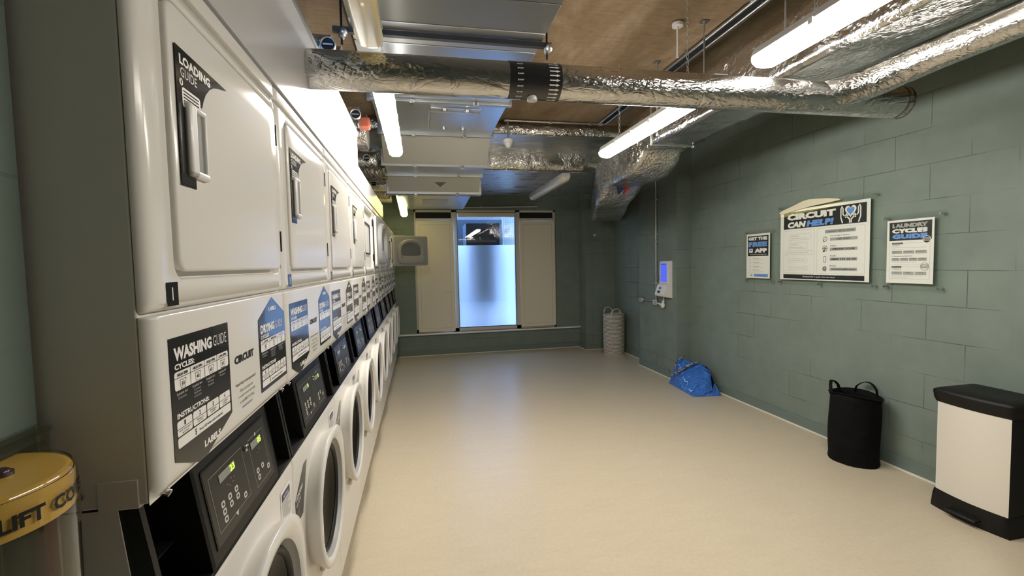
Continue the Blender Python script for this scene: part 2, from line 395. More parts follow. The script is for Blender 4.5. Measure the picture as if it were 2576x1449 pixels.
# foil lined downstand and soffit at the far end
b = MB(); xs0, xs1 = -1.2, X_R
def quad(b, p, m=0): b.add(p, [(0, 1, 2, 3)], m)
def strip(b, x0, x1, prof, nx, m, jit):
    rnd = random.Random(3); rings = []
    for i, (y, z) in enumerate(prof):
        rings.append([(x0+(x1-x0)*k/nx, y+rnd.uniform(-jit, jit), z+rnd.uniform(-jit, jit)*.6) for k in range(nx+1)])
    b.loft(rings, m, False)
strip(b, xs0, xs1, [(4.76, 3.0), (4.73, 2.96), (4.735, 2.90), (4.76, 2.862)], 60, 1, .006)
quad(b, [(xs0, 4.74, 2.862), (xs1, 4.74, 2.862), (xs1, 5.55, 2.862), (xs0, 5.55, 2.862)], 0)
strip(b, xs0, xs1, [(5.50, 2.87), (5.49, 2.78), (5.50, 2.70), (5.54, 2.64)], 60, 1, .010)
quad(b, [(xs0, 5.50, 2.642), (xs1, 5.50, 2.642), (xs1, 7.6, 2.642), (xs0, 7.6, 2.642)], 0)
b.box(xs0, xs1, 5.56, 7.59, 2.66, 2.99, 0)
b.box(xs0, xs1, 4.79, 5.56, 2.88, 2.99, 0)
o = struct(b.build('trim_2', [M_foil_flat, M_foil_torn]))

# white glossy sheets above the dryers
b = MB(); b.box(-.43, -.3935, .765, 3.285, 2.034, 2.402, 0, .002); b.box(-.44, -.3870, .765, 3.285, 2.402, 2.418, 1)
struct(b.build('trim_3', [M_fascia, M_galvd]))
b = MB(); b.box(-.43, -.3935, 3.29, 5.40, 2.034, 2.195, 0, .002)
struct(b.build('trim_4', [M_fascia]))

# ------------------------------------------------------------------ window
win = struct(thing('window_1', '', '')); del win['label']; del win['category']
FY = Y_B+.03   # plane of the frame's face
b = MB()
def fr(x0, x1, z0, z1, y0=FY, d=.06): b.box(x0, x1, y0, y0+d, z0, z1, 0, .003)
fr(-.08, 2.338, 2.375, 2.41); fr(-.08, -.045, .372, 2.41); fr(2.298, 2.338, .372, 2.41)
fr(.535, .632, .372, 2.41); fr(1.622, 1.705, .372, 2.41); fr(-.08, 2.338, .372, .435)
fr(-.045, .535, 2.228, 2.275); fr(1.705, 2.298, 2.228, 2.275)
b.build('window_frame', M_frame, win)
for x0, x1 in ((-.05, .54), (1.7, 2.3)): MB().box(x0, x1, FY+.03, FY+.05, 2.27, 2.38).build('vent_opening', M_dark, win)
b = MB(); b.box(.632, 1.622, FY+.045, FY+.051, .43, 2.38, 0); b.build('glass_pane', M_glass, win)
b = MB(); b.box(.632, 1.622, FY+.052, FY+.053, .43, 1.825, 0); b.build('frosted_film', M_frost, win)
b = MB(); b.box(.645, 1.612, FY-.012, FY+.035, 2.298, 2.372, 0, .015, 3); b.build('blind_cassette', M_cream, win)
b = MB(); gk = lambda e, y: [(.628+e, y, .430+e), (1.626-e, y, .430+e), (1.626-e, y, 2.372-e), (.628+e, y, 2.372-e)]
b.loft([gk(.007, FY+.045), gk(.007, FY-.001), gk(0, FY-.001), gk(0, FY+.045)], 0, smooth=False)
b.build('glazing_gasket', M_black, win)
def shutter(x0, x1, z0, z1, hinge_left, ang, hz, hx):
    wd = x1-x0; b = MB(); b.box(0, wd, -.026, .0, z0, z1, 0, .004)
    t = .055
    for (p, q, r_, s_) in ((t, wd-t, z1-t-.004, z1-t), (t, wd-t, z0+t, z0+t+.004), (t, t+.004, z0+t, z1-t), (wd-t-.004, wd-t, z0+t, z1-t)):
        b.box(p, q, -.0268, -.024, r_, s_, 1)
    org = (x0, FY-.002, 0) if hinge_left else (x1, FY-.002, 0)
    me_off = 0 if hinge_left else -wd
    for i, v in enumerate(b.v): b.v[i] = (v[0]+me_off, v[1], v[2])
    o = b.build('shutter', [M_cream, M_greige], win); o.location = org; o.rotation_euler.z = ang
    h = MB()
    if hx == 'flat': h.box(wd-.17, wd+.004, -.048, -.037, hz-.009, hz+.009, 0, .004); h.box(wd-.04, wd-.02, -.04, -.024, hz-.012, hz+.012, 0, .003)
    else: h.box(-wd+.012, -wd+.028, -.048, -.037, hz-.10, hz+.01, 0, .004); h.box(-wd+.010, -wd+.030, -.04, -.024, hz-.02, hz+.02, 0, .003)
    h.build('shutter_handle', M_cream, o)
shutter(-.045, .560, .395, 2.226, True, R(-4.0), 1.065, 'flat')
shutter(1.700, 2.320, .400, 2.226, False, 0, 1.10, 'up')
b = MB(); b.box(-.385, 2.80, Y_B-.055, Y_B+.1, .345, .372, 0, .008, 3); struct(b.build('window_sill', M_sill)).name = 'trim_5'

# outside, seen through the glass
wallbox('floor', -3, 6, 7.85, 12, .10, .15, m=M_out_white).name = 'floor_outside'
wallbox('wall_outside', -1.0, 1.60, 8.62, 8.7, .12, 2.345, m=M_out_dark); wallbox('wall_outside', -1.0, 2.6, 8.80, 8.9, .12, 2.60, m=M_out_mid)
t = MB(); t.box(.79, 1.37, 7.752, 8.3, .80, 2.20, 0); t.box(.84, .90, 7.8, 7.86, .15, .79); t.box(1.26, 1.32, 7.8, 7.86, .15, .79); t.box(.84, .90, 8.2, 8.26, .15, .79); t.box(1.26, 1.32, 8.2, 8.26, .15, .79); tag(t.build('outdoor_enclosure', M_out_dark, None, (.9, 8.3, .15)), 'dark enclosure outside behind the upper clear glass of the window', 'enclosure')
b = MB()
for i in range(16): b.box(1.49+i*.0165, 1.4935+i*.0165, 7.98, 7.984, 1.70, 2.45)
for i in range(46): b.box(1.49, 1.75, 7.979, 7.985, 1.70+i*.0165, 1.7035+i*.0165)
b.box(1.462, 1.494, 7.97, 8.0, .15, 2.5); b.box(1.74, 1.76, 7.97, 8.0, .15, 2.5)
tag(b.build('mesh_screen', M_mesh, None, (1.6, 7.98, .15)), 'white square mesh screen outside the top right of the window glass', 'screen')

# ------------------------------------------------------------------ stacked washer-dryers
PW = .6726; Y0 = .758; XF = -.3925
def samples(a, b, ra, rb, n=7):
    s = set([a, b])
    if ra: s |= {a+ra*(1-math.cos(math.pi/2*i/n)) for i in range(n+1)}
    if rb: s |= {b-rb*(1-math.cos(math.pi/2*i/n)) for i in range(n+1)}
    return sorted(s)
def fall(t, r): return 0 if (not r or t >= r) else r-math.sqrt(max(0, r*r-(r-t)**2))
def pillow(b, y0, y1, z0, z1, ry, rzb, rzt, depth, m=0, xsq=1.0):
    """panel facing +x whose edges roll back"""
    ys = samples(y0, y1, ry, ry); zs = samples(z0, z1, rzb, rzt); rows = []
    for z in zs:
        row = []
        for y in ys:
            f = (fall(y-y0, ry)+fall(y1-y, ry))*xsq+fall(z-z0, rzb)+fall(z1-z, rzt)
            row.append((-min(f, depth), y, z))
        rows.append([(-depth, y0, z)]+row+[(-depth, y1, z)])
    b.loft(rows, m, False); n = len(rows[0])
    b.add(rows[0]+[(-depth, p[1], p[2]) for p in rows[0]], [tuple(list(range(n))+[2*n-1-i for i in range(n)])] if False else [(i, i+1, n+i+1, n+i) for i in range(n-1)], m)
    b.add(rows[-1]+[(-depth, p[1], p[2]) for p in rows[-1]], [(i, i+1, n+i+1, n+i) for i in range(n-1)], m)
def ring3(pts, x): return [(x, a, c) for a, c in pts]
ML = {}
def cache(key, b, mats, name=None):
    me = b.mesh(name or key, mats); q = bmesh.new(); q.from_mesh(me); bmesh.ops.recalc_face_normals(q, faces=q.faces); q.to_mesh(me); q.free(); ML[key] = me
    return me
def put(name, me, parent, loc=(0, 0, 0), rz=0):
    o = bpy.data.objects.new(name, me); COL.objects.link(o); o.parent = parent; o.location = loc; o.rotation_euler.z = rz; return o
G = .0012
# rear cabinets
b = MB(); b.box(-.70, -.0187, G, PW-G, 1.149, 2.020, 0, .003); b.box(-.085, -.030, G-.0008, .02, 1.1445, 1.19, 0, .002)
cache('dryer_cabinet', b, [M_side, M_chrome])
b = MB(); b.box(-.70, -.15, G, PW-G, .02, 1.146, 0, .003); b.box(-.16, -.115, G, PW-G, .02, .925); b.box(-.12, -.052, G, .012, .02, .925); b.box(-.12, -.052, PW-.012, PW-G, .02, .925)
for ya in (G, PW-G-.002): b.add([(-.16, ya, .92), (-.036, ya, .92), (-.060, ya, 1.146), (-.16, ya, 1.146), (-.16, ya+.002, .92), (-.036, ya+.002, .92), (-.060, ya+.002, 1.146), (-.16, ya+.002, 1.146)], [(0, 1, 2, 3), (7, 6, 5, 4), (0, 4, 5, 1), (1, 5, 6, 2), (2, 6, 7, 3), (3, 7, 4, 0)])
b.box(-.60, -.10, .02, PW-.02, 0, .03, 1)
cache('washer_cabinet', b, [M_side, M_black])
b = MB(); b.tube([(-.105, G-.004, 1.172), (-.105, G+.002, 1.172)], .0062, 12, 0); b.disc((-.105, G-.0042, 1.172), .003, (0, -1, 0), 6, 1); cache('cabinet_screw', b, [M_chrome, M_dark])
# dryer front: frame lofted round the door opening
DY0, DY1, DZ0, DZ1 = .078, .650, 1.486, 1.950
def dryer_front(openm):
    b = MB(); n = 8
    def R_(d, r): return rrect(G+d, PW-G-d, 1.4365+d, 1.984-d*.6, r, n)
    def R_(d, r): return rrect(G+d, PW-G-d, 1.4365+min(d, .012), 1.984-min(d, .012), r, n)
    rings = [ring3(R_(0, .010), -.0175)]
    for i in range(8):
        t = i/7*math.pi/2; rings.append(ring3(R_(.022*(1-math.cos(t)), .010+.012*(1-math.cos(t))), -.0165+.0165*math.sin(t)))
    rings.append(ring3(rrect(DY0-.004, DY1+.004, DZ0-.004, DZ1+.004, .034, n), 0))
    rings.append(ring3(rrect(DY0, DY1, DZ0, DZ1, .03, n), -.003))
    rings.append(ring3(rrect(DY0+.002, DY1-.002, DZ0+.002, DZ1-.002, .028, n), -.022))
    b.loft(rings, 0, True)
    if not openm:
        b.add(rings[-1], [tuple(range(len(rings[-1])))], 1)
    else:
        c = ((DY0+DY1)/2, (DZ0+DZ1)/2+.01); k = len(rings[-1]); rin = []
        for (ry, rz, x) in ((.235, .190, -.022), (.228, .184, -.012), (.215, .172, -.012), (.205, .165, -.03), (.205, .165, -.10)):
            rr = []
            for p in rings[-1]:
                a = math.atan2(p[2]-c[1], p[1]-c[0]); rr.append((x, c[0]+ry*math.cos(a), c[1]+rz*math.sin(a)))
            rin.append(rr)
        b.loft([rings[-1], rin[0]], 3, True, smooth=False); b.loft(rin[:3], 3); b.loft(rin[2:], 3)  # metal rim ring also in gasket black, so the opening's shade is painted on
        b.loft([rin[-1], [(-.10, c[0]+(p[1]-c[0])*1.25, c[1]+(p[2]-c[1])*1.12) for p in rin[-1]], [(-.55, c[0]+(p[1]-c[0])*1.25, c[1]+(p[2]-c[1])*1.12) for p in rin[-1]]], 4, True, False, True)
    return b
cache('dryer_front', dryer_front(False), [M_white, M_dark])
cache('dryer_front_open', dryer_front(True), [M_white, M_dark, M_galv, M_rubber, M_drumshade], 'dryer_front')
b = MB(); pillow(b, G, PW-G, 1.987, 2.026, .022, .003, .012, .0175, 0, .78); b.box(-.6, -.03, G, PW-G, 2.0, 2.0255); cache('top_trim', b, M_white)
# dryer door, hinged on its far side: local origin on the hinge line
DW = DY1-DY0
b = MB(); n = 8
def D_(d, r): return rrect(-DW+.006+d, -.006-d, DZ0+.012+d, DZ1-.006-d, r, n)
rings = [ring3(D_(.004, .026), -.018)]
for i in range(5):
    t = i/4*math.pi/2; rings.append(ring3(D_(.006*(1-math.cos(t)), .026), -.003+.006*math.sin(t)))
rings.append(ring3(D_(.05, .026), .0045))
b.loft(rings, 0, True, False, True)
bk = ring3(D_(.004, .026), -.018); b.loft([bk, ring3(D_(.02, .02), -.022)], 1, True, False, True)
cache('dryer_door', b, [M_white, M_liner])
def liner():
    """arched bowl moulding inside the dryer door"""
    b = MB(); c = (-DW/2, (DZ0+DZ1)/2-.005)
    def arch(wd, up, dn, x, k=10):
        P = []
        for i in range(2*k+1):
            t = math.pi*i/(2*k); P.append((x, c[0]+wd*math.cos(t), c[1]+up*(math.sin(t))**.8*1.0))
        P += [(x, c[0]-wd, c[1]-dn*.75), (x, c[0]-wd*.8, c[1]-dn), (x, c[0]-wd*.3, c[1]-dn*1.04), (x, c[0]+wd*.3, c[1]-dn*1.04), (x, c[0]+wd*.8, c[1]-dn), (x, c[0]+wd, c[1]-dn*.75)]
        return P
    b.loft([arch(.225, .185, .185, -.022), arch(.215, .178, .178, -.050), arch(.205, .168, .168, -.054), arch(.178, .145, .140, -.054)], 0)
    ins = arch(.178, .145, .140, -.054); inn = arch(.155, .125, .065, -.026); b.loft([ins, inn], 0, True, False, False, smooth=False); b.add(inn, [tuple(range(len(inn)))], 1)
    return b
cache('door_liner', liner(), [M_liner, M_greylin])
b = MB(); hy0, hy1, hz0, hz1 = .051, .126, 1.655, 1.812   # relative to the door's free edge
def hb(a0, a1, c0, c1, x0, x1, m=0, bev=.006): b.box(x0, x1, -DW+a0, -DW+a1, c0, c1, m, bev, 3)
hy0, hy1, hz0, hz1 = .044, .112, 1.662, 1.790
hb(hy0, hy0+.027, hz0, hz1, .002, .015, 0, .006); hb(hy0, hy1, hz0, hz0+.014, .002, .015, 0, .006); hb(hy0, hy1, hz1-.011, hz1, .002, .013, 0, .005)
hb(hy1-.006, hy1, hz0, hz1, .002, .012, 0, .003); hb(hy0+.024, hy1-.005, hz0+.01, hz1-.01, .002, .006, 1, 0)
cache('door_handle', b, [M_whitep, M_liner])
b = MB(); b.box(-.004, .006, -.009, -.003, 1.848, 1.906, 0, .001); cache('hinge', b, M_black)
# loading guide sticker on the dryer door
def arcpts(n=8):
    return [(.305, 1.868), (.285, 1.8665), (.265, 1.862), (.242, 1.854), (.225, 1.844), (.208, 1.829), (.197, 1.813), (.190, 1.798)]
f = Flat((.0052, -DW-DY0, 0), (0, 1, 0), (0, 0, 1), (1, 0, 0), .0004)
f.poly([(.100, 1.876)]+[(.308, 1.873)]+arcpts()[1:]+[(.151, 1.790), (.151, 1.643), (.099, 1.643)])
f.text('LOADING', .113, 1.848, .017, .115, 1, bold=.045); f.text('GUIDE', .115, 1.828, .016, .058, 1, bold=0)
f.circle(.116, 1.818, .006, 1, 1); f.text('1', .1145, 1.8145, .007, .003, 0, 2)
f.rect(.117, .182, 1.778, 1.811, 1, 1, .005)
for i in range(5): f.rect(.121, .176-(.03 if i == 4 else 0), 1.8045-i*.0055, 1.8065-i*.0055, 0, 2)
cache('loading_guide_sticker', f, [M_gloss, M_print])
# fascia with the washing and drying guides
b = MB(); pillow(b, G, PW-G, 1.147, 1.4315, .022, .034, .006, .0175, 0, .78); cache('guide_fascia', b, M_white)
b = MB(); b.tube([(-.014, .035, 1.152), (-.006, .035, 1.148)], .006, 10)
cache('fascia_screw', b, M_chrome)
def tub(f, a, c, w_, h, txt, m, l):
    f.stroke([(a-w_*.5, c+h*.42), (a-w_*.36, c-h*.5), (a+w_*.36, c-h*.5), (a+w_*.5, c+h*.42)], .0009, m, l)
    f.stroke([(a-w_*.5, c+h*.3), (a-w_*.2, c+h*.42), (a, c+h*.25), (a+w_*.2, c+h*.42), (a+w_*.5, c+h*.3)], .0008, m, l)
    f.text(txt, a, c-h*.28, h*.42, w_*.5, m, l, .01, align='c')
def guide(kind):
    f = Flat((.0006, 0, 0), (0, 1, 0), (0, 0, 1), (1, 0, 0), .0003)
    if kind == 'wash': a0, a1, zt, zb = .041, .266, 1.392, 1.200; f.poly([(a0, zt), (a0, zb-.006), (.115, 1.163), (.152, 1.163), (a1, zb+.004), (a1, zt)][::-1])
    else: a0, a1, zt, zb = .443, .660, 1.374, 1.193; f.poly([(a0, zt), (a0, zb), (a1, zb), (a1, zt), (.553, 1.424)])
    H = zt-zb; W = a1-a0; U = lambda t: a0+t*W; V = lambda t: zt-t*H
    f.text('WASHING' if kind == 'wash' else 'DRYING', U(.06), V(.205), .0225, W*(.60 if kind == 'wash' else .50), 1, bold=.05)
    f.text('GUIDE', U(.69 if kind == 'wash' else .59), V(.20), .0205, W*(.26 if kind == 'wash' else .30), 1, bold=-.008)
    f.text('CYCLES:', U(.06), V(.278), .0095, W*.29, 1, bold=.04)
    nc = 4 if kind == 'wash' else 3
    f.rect(U(.05), U(.965), V(.455), V(.295), 2, 1, .005)
    f.rect(U(.05), U(.965), V(.352), V(.347), 0, 2)
    hd = ['HIGH SPIN', 'HIGH SPIN', 'HIGH SPIN', 'LOW SPIN'] if kind == 'wash' else ['LOW', 'MEDIUM', 'HOT']
    cw = .915/nc
    for i in range(nc):
        if i: f.rect(U(.05+cw*i)-.0006, U(.05+cw*i)+.0006, V(.455), V(.295), 0, 2)
        f.text(hd[i], U(.05+cw*(i+.5)), V(.338), .0052, W*cw*.66, 0, 2, .03, align='c')
        if kind == 'wash':
            tub(f, U(.05+cw*(i+.5)), V(.403), .020, .0165, ('30', '40', '60', '30')[i], 0, 2)
            if i == 3: f.rect(U(.05+cw*3.3), U(.05+cw*3.7), V(.452), V(.446), 0, 2)
        else: f.frame(U(.05+cw*(i+.5))-.0055, U(.05+cw*(i+.5))+.0055, V(.437), V(.368), .0011, 0, 2); f.text(str(i+1), U(.05+cw*(i+.5)), V(.418), .007, .0035, 0, 2, .01, align='c')
        f.text('Suitable for:', U(.07+cw*i), V(.497), .0046, W*cw*.70, 3, 1, .02)
        for j, ln in enumerate((['Delicates'], ['Colours', 'Mixed loads', 'Cottons'], ['Whites', 'Towels'], ['Woollens'])[i]): f.text(ln, U(.09+cw*i), V(.53+.031*j), .0040, W*cw*.5, 3, 1, 0)
    f.text('INSTRUCTIONS:', U(.06), V(.695), .0088, W*.50, 1, bold=.04)
    st = [('Add detergent', 'and load'), ('Select', 'cycle'), ('Make', 'payment'), ('Confirm', 'order')]
    for i in range(4):
        x0, x1 = U(.05+.2315*i), U(.05+.2315*(i+1)-.014)
        f.rect(x0, x1, V(.845), V(.715), 2, 1, .004); f.rect(x0, x1, V(.785), V(.780), 0, 2)
        f.text(str(i+1), (x0+x1)/2, V(.770), .0080, .0045, 0, 2, .04, align='c')
        f.text(st[i][0], (x0+x1)/2, V(.812), .0036, (x1-x0)*(.8 if i == 0 else .5), 0, 2, 0, align='c'); f.text(st[i][1], (x0+x1)/2, V(.835), .0036, (x1-x0)*.42, 0, 2, 0, align='c')
    f.rect(U(.05), U(.965), V(.945), V(.857), 2, 1, .004); f.text('5', U(.30), V(.93), .0110, .0055, 0, 2, .04); f.text('Press GO! when cycle is selected', U(.37), V(.925), .0060, W*.42, 0, 2, .02)
    if kind == 'wash': f.text('LABELS', U(.44), V(1.11), .0125, W*.30, 1, 1, .05)
    else: f.text('LABELS', .553, 1.389, .0110, W*.28, 1, 1, .05, align='c')
    return f
cache('washing_guide', guide('wash'), [M_gloss, M_print, M_print, M_grey]); cache('drying_guide', guide('dry'), [M_gloss, M_print, M_print, M_grey])
f = Flat((.0006, 0, 0), (0, 1, 0), (0, 0, 1), (1, 0, 0))
f.text('CIRCUIT', .292, 1.296, .0175, .112, 0, 0, .05)
cache('brand_lettering', f, [M_darkprint])
f = Flat((.0006, 0, 0), (0, 1, 0), (0, 0, 1), (1, 0, 0))
f.text('Need help or laundry advice?', .292, 1.246, .0085, .118, 0, 0, .01)
for i, (s, wd) in enumerate((('Chat on circuit.co.uk', .075), ('or email customerservice@', .100), ('or call 0800 191 22 66', .085), ('www.circuit.co.uk', .060))): f.text(s, .351, 1.232-i*.0125, .0065, wd, 0, 0, 0, align='c')
cache('helpline_text', f, [M_darkprint])
# number label
def number_label(s):
    f = Flat((.0006, 0, 0), (0, 1, 0), (0, 0, 1), (1, 0, 0)); f.rect(.046, .081, 1.4435, 1.4815); f.text(s, .0635, 1.452, .021, None if len(s) == 1 else .020, 1, 1, .0, align='c'); return f
# console with two detergent niches and the keypad
ZA, ZB_, TA = .930, 1.152, -.035
def cx(z): return TA*(z-ZA)/(ZB_-ZA)
b = MB()
def slab(y0, y1, z0, z1, d0, d1, m=0):
    """piece following the console slope, from depth d0 (front) back to d1"""
    b.add([(cx(z0)+d0, y0, z0), (cx(z0)+d0, y1, z0), (cx(z1)+d0, y1, z1), (cx(z1)+d0, y0, z1), (cx(z0)+d1, y0, z0), (cx(z0)+d1, y1, z0), (cx(z1)+d1, y1, z1), (cx(z1)+d1, y0, z1)],
          [(0, 1, 2, 3), (5, 4, 7, 6), (4, 0, 3, 7), (1, 5, 6, 2), (3, 2, 6, 7), (4, 5, 1, 0)], m)
slab(.0035, PW-.0035, ZA, ZB_, -.105, -.112)
slab(.0035, .016, ZA, ZB_, 0, -.10); slab(PW-.016, PW-.0035, ZA, ZB_, 0, -.10)
slab(.150, .555, ZA, ZB_, 0, -.03); slab(.150, .162, ZA, ZB_, 0, -.10); slab(.545, .555, ZA, ZB_, 0, -.10)
slab(.0035, PW-.0035, ZA, ZA+.008, 0, -.10); slab(.0035, PW-.0035, ZB_-.006, ZB_, -.004, -.10)
slab(.018, .150, 1.006, 1.009, -.05, -.10); slab(.555, PW-.018, 1.006, 1.009, -.05, -.10)
cache('console', b, [M_black, M_panel])
def S(y, z, l=0): return (cx(z)+.001+l, y, z)
sl = Vector((TA, 0, ZB_-ZA)).normalized(); sn_ = Vector((sl.z, 0, -sl.x))
def keypad():
    f = Flat((cx(0)+.0015, 0, 0), (0, 1, 0), (TA/(ZB_-ZA), 0, 1), tuple(sn_), .0003)
    f.frame(.178, .524, .958, 1.116, .010, 1, 0, .006); f.rect(.182, .520, .962, 1.112, 0, 1, .004)
    f.frame(.199, .363, .982, 1.0925, .0009, 2, 2); f.frame(.402, .500, .975, 1.0905, .0009, 2, 2)
    for (y, z) in ((.2335, 1.0251), (.2337, 1.0097), (.2338, .9942), (.2670, 1.0250), (.2671, 1.0092), (.3006, 1.0248), (.3005, 1.0088), (.3351, .9935), (.4245, 1.0082), (.4252, .9919), (.4564, 1.0083), (.4900, .9925)):
        f.rect(y-.0082, y+.0082, z-.0062, z+.0062, 3, 2, .0045); f.rect(y-.0035, y+.0035, z-.0028, z+.0028, 0, 3)
    f.poly([(.274, .984), (.290, .984), (.282, .974)][::-1], 3, 3); f.poly([(.4445, 1.0875), (.4565, 1.0875), (.4505, 1.0965)], 3, 3)
    for i, (y, z) in enumerate(((.265, 1.050), (.285, 1.055), (.300, 1.052), (.275, 1.043), (.290, 1.045), (.440, 1.045), (.455, 1.05))): f.rect(y, y+.006, z, z+.001, 4, 3)
    return f
cache('keypad_film', keypad(), [M_panel, M_black, M_grey, M_key, M_greige])
b = MB(); b.box(cx(1.083)-.002, cx(1.083)+.010, .373, .389, 1.076, 1.091, 0, .003); b.disc((cx(1.083)+.0105, .381, 1.0835), .0045, (1, 0, 0), 12, 1); cache('coin_lock', b, [M_chrome, M_dark])
def display(s1, right):
    f = Flat((cx(0)+.0015, 0, 0), (0, 1, 0), (TA/(ZB_-ZA), 0, 1), tuple(sn_), .0003)
    a0, a1, c0, c1 = (.413, .480, 1.0635, 1.0805) if right else (.238, .316, 1.0655, 1.0825)
    f.rect(a0, a1, c0, c1, 0, 4)
    if s1: f.text(s1, a1-.002, c0+.001, .0142, .023 if len(s1) > 1 else .011, 1, 5, .03, align='r')
    return f
for k_, a_, r_ in (('dl', '', 0), ('dr', '', 1), ('dl0', '23', 0), ('dr0', '05', 1), ('dl1', '0', 0), ('dr1', '0', 1)): cache(k_, display(a_, r_), [M_lcd, M_digit], 'display')
# washer
WC = (PW/2+.004, .640)
def washer_front():
    b = MB(); n = 11; W_ = lambda d, r: rrect(G+d, PW-G-d, .088+min(d, .01), .929-min(d, .01), r, n)
    rings = [ring3(W_(0, .006), -.05), ring3(W_(0, .006), -.008)]
    for i in range(1, 5):
        t = i/4*math.pi/2; rings.append(ring3(W_(.010*(1-math.cos(t)), .008), -.008+.008*math.sin(t)))
    def circ(r, x): return [(x, WC[0]+r*math.cos(math.atan2(p[2]-WC[1], p[1]-WC[0])), WC[1]+r*math.sin(math.atan2(p[2]-WC[1], p[1]-WC[0]))) for p in rings[-1]]
    b.loft(rings, 0); b.loft([rings[-1], circ(.21, 0)], 0, smooth=False); b.loft([circ(.21, 0), circ(.21, -.09)], 0)
    return b
cache('washer_front', washer_front(), M_white)
b = MB(); b.box(-.09, -.06, .01, PW-.01, 0.0, .10); cache('plinth', b, M_side)
b = MB(); b.box(-.001, .0012, G+.004, PW-G-.004, .372, .3735); cache('panel_seam', b, M_greige)
WC = (PW/2+.004, .640)
def door_ring():
    b = MB(); n = 48
    def rg(r, x, sq=0, dx=0):
        P = []
        for i in range(n):
            t = 2*math.pi*i/n; c_, s_ = math.cos(t), math.sin(t)
            k = 1.0
            if c_ > 0 and s_ > 0: k = 1+sq*(math.sin(2*t))**2      # squarer upper far corner
            P.append((x, WC[0]+r*c_*k, WC[1]+r*s_*k))
        return P
    b.loft([rg(.222, 0, .10), rg(.226, .012, .10), rg(.238, .036, .12), rg(.240, .045, .12), rg(.236, .0505, .12), rg(.226, .0520, .08), rg(.212, .0505, .03), rg(.206, .044)], 0)
    b.loft([rg(.206, .044), rg(.202, .034), rg(.194, .024)], 2)
    b.loft([rg(.194, .024), rg(.188, .031), rg(.178, .030), rg(.172, .020), rg(.172, -.02)], 1)
    return b
cache('washer_door', door_ring(), [M_white, M_rubber, M_inner])
b = MB(); pr = [(.174, .022), (.160, .019), (.135, .010), (.08, .0), (.03, -.004), (.001, -.005)]
b.loft([[(x, WC[0]+r*math.cos(2*math.pi*i/32), WC[1]+r*math.sin(2*math.pi*i/32)) for i in range(32)] for r, x in pr], 0)
cache('door_glass', b, M_doorglass)
b = MB(); b.loft([[(x, WC[0]+r*math.cos(2*math.pi*i/32), WC[1]+r*math.sin(2*math.pi*i/32)) for i in range(32)] for r, x in ((.185, -.034), (.165, -.040), (.150, -.075), (.001, -.080))], 0)
b.loft([[(x, WC[0]+r*math.cos(2*math.pi*i/32), WC[1]+r*math.sin(2*math.pi*i/32)) for i in range(32)] for r, x in ((.160, -.038), (.154, -.034), (.148, -.038))], 1)
cache('drum_opening', b, [M_black, M_chrome])
b = MB(); b.loft([[(.047, WC[0]-.208, WC[1]-.075), (.047, WC[0]-.208, WC[1]+.055), (.012, WC[0]-.198, WC[1]+.06), (.012, WC[0]-.198, WC[1]-.07)],
                  [(.044, WC[0]-.172, WC[1]-.115), (.044, WC[0]-.176, WC[1]+.035), (.020, WC[0]-.176, WC[1]+.03), (.020, WC[0]-.172, WC[1]-.10)],
                  [(.036, WC[0]-.140, WC[1]-.140), (.036, WC[0]-.152, WC[1]+.020), (.028, WC[0]-.152, WC[1]+.018), (.028, WC[0]-.140, WC[1]-.13)]], 0, True, True, True, smooth=False)
cache('door_pull', b, M_whitep)
b = MB(); b.box(0, .014, WC[0]-.05, WC[0]+.01, WC[1]-.262, WC[1]-.238, 0, .005)
cache('door_catch', b, M_whitep)
f = Flat((.0006, 0, 0), (0, 1, 0), (0, 0, 1), (1, 0, 0)); f.poly([(.010, .715), (.010, .790), (.120, .862), (.160, .862), (.090, .715)][::-1]); f.text('LOADING', .018, .785, .014, .078, 1, 1, .04, slope=.18); f.text('GUIDE', .018, .765, .013, .05, 1, 1, 0, slope=.18)
f.stroke([(.012, .742), (.06, .752)], .001, 2, 1); f.stroke([(.014, .735), (.05, .742)], .001, 2, 1)
cache('washer_loading_sticker', f, [M_gloss, M_print, M_grey], 'loading_guide_sticker')
f = Flat((.0006, 0, 0), (0, 1, 0), (0, 0, 1), (1, 0, 0)); f.rect(.545, .640, .765, .888, 0, 0, .004); f.frame(.556, .630, .795, .876, .0016, 1, 1); f.rect(.558, .628, .855, .874, 2, 2)
f.text('NOTICE', .593, .860, .008, .045, 0, 3, .02, align='c')
for i in range(8): f.rect(.561, .624-(.012 if i % 3 == 2 else 0), .848-i*.0065, .8497-i*.0065, 1, 2)
f.rect(.598, .612, .774, .784, 1, 2)
cache('notice_sticker', f, [M_print, M_darkprint, M_navy])

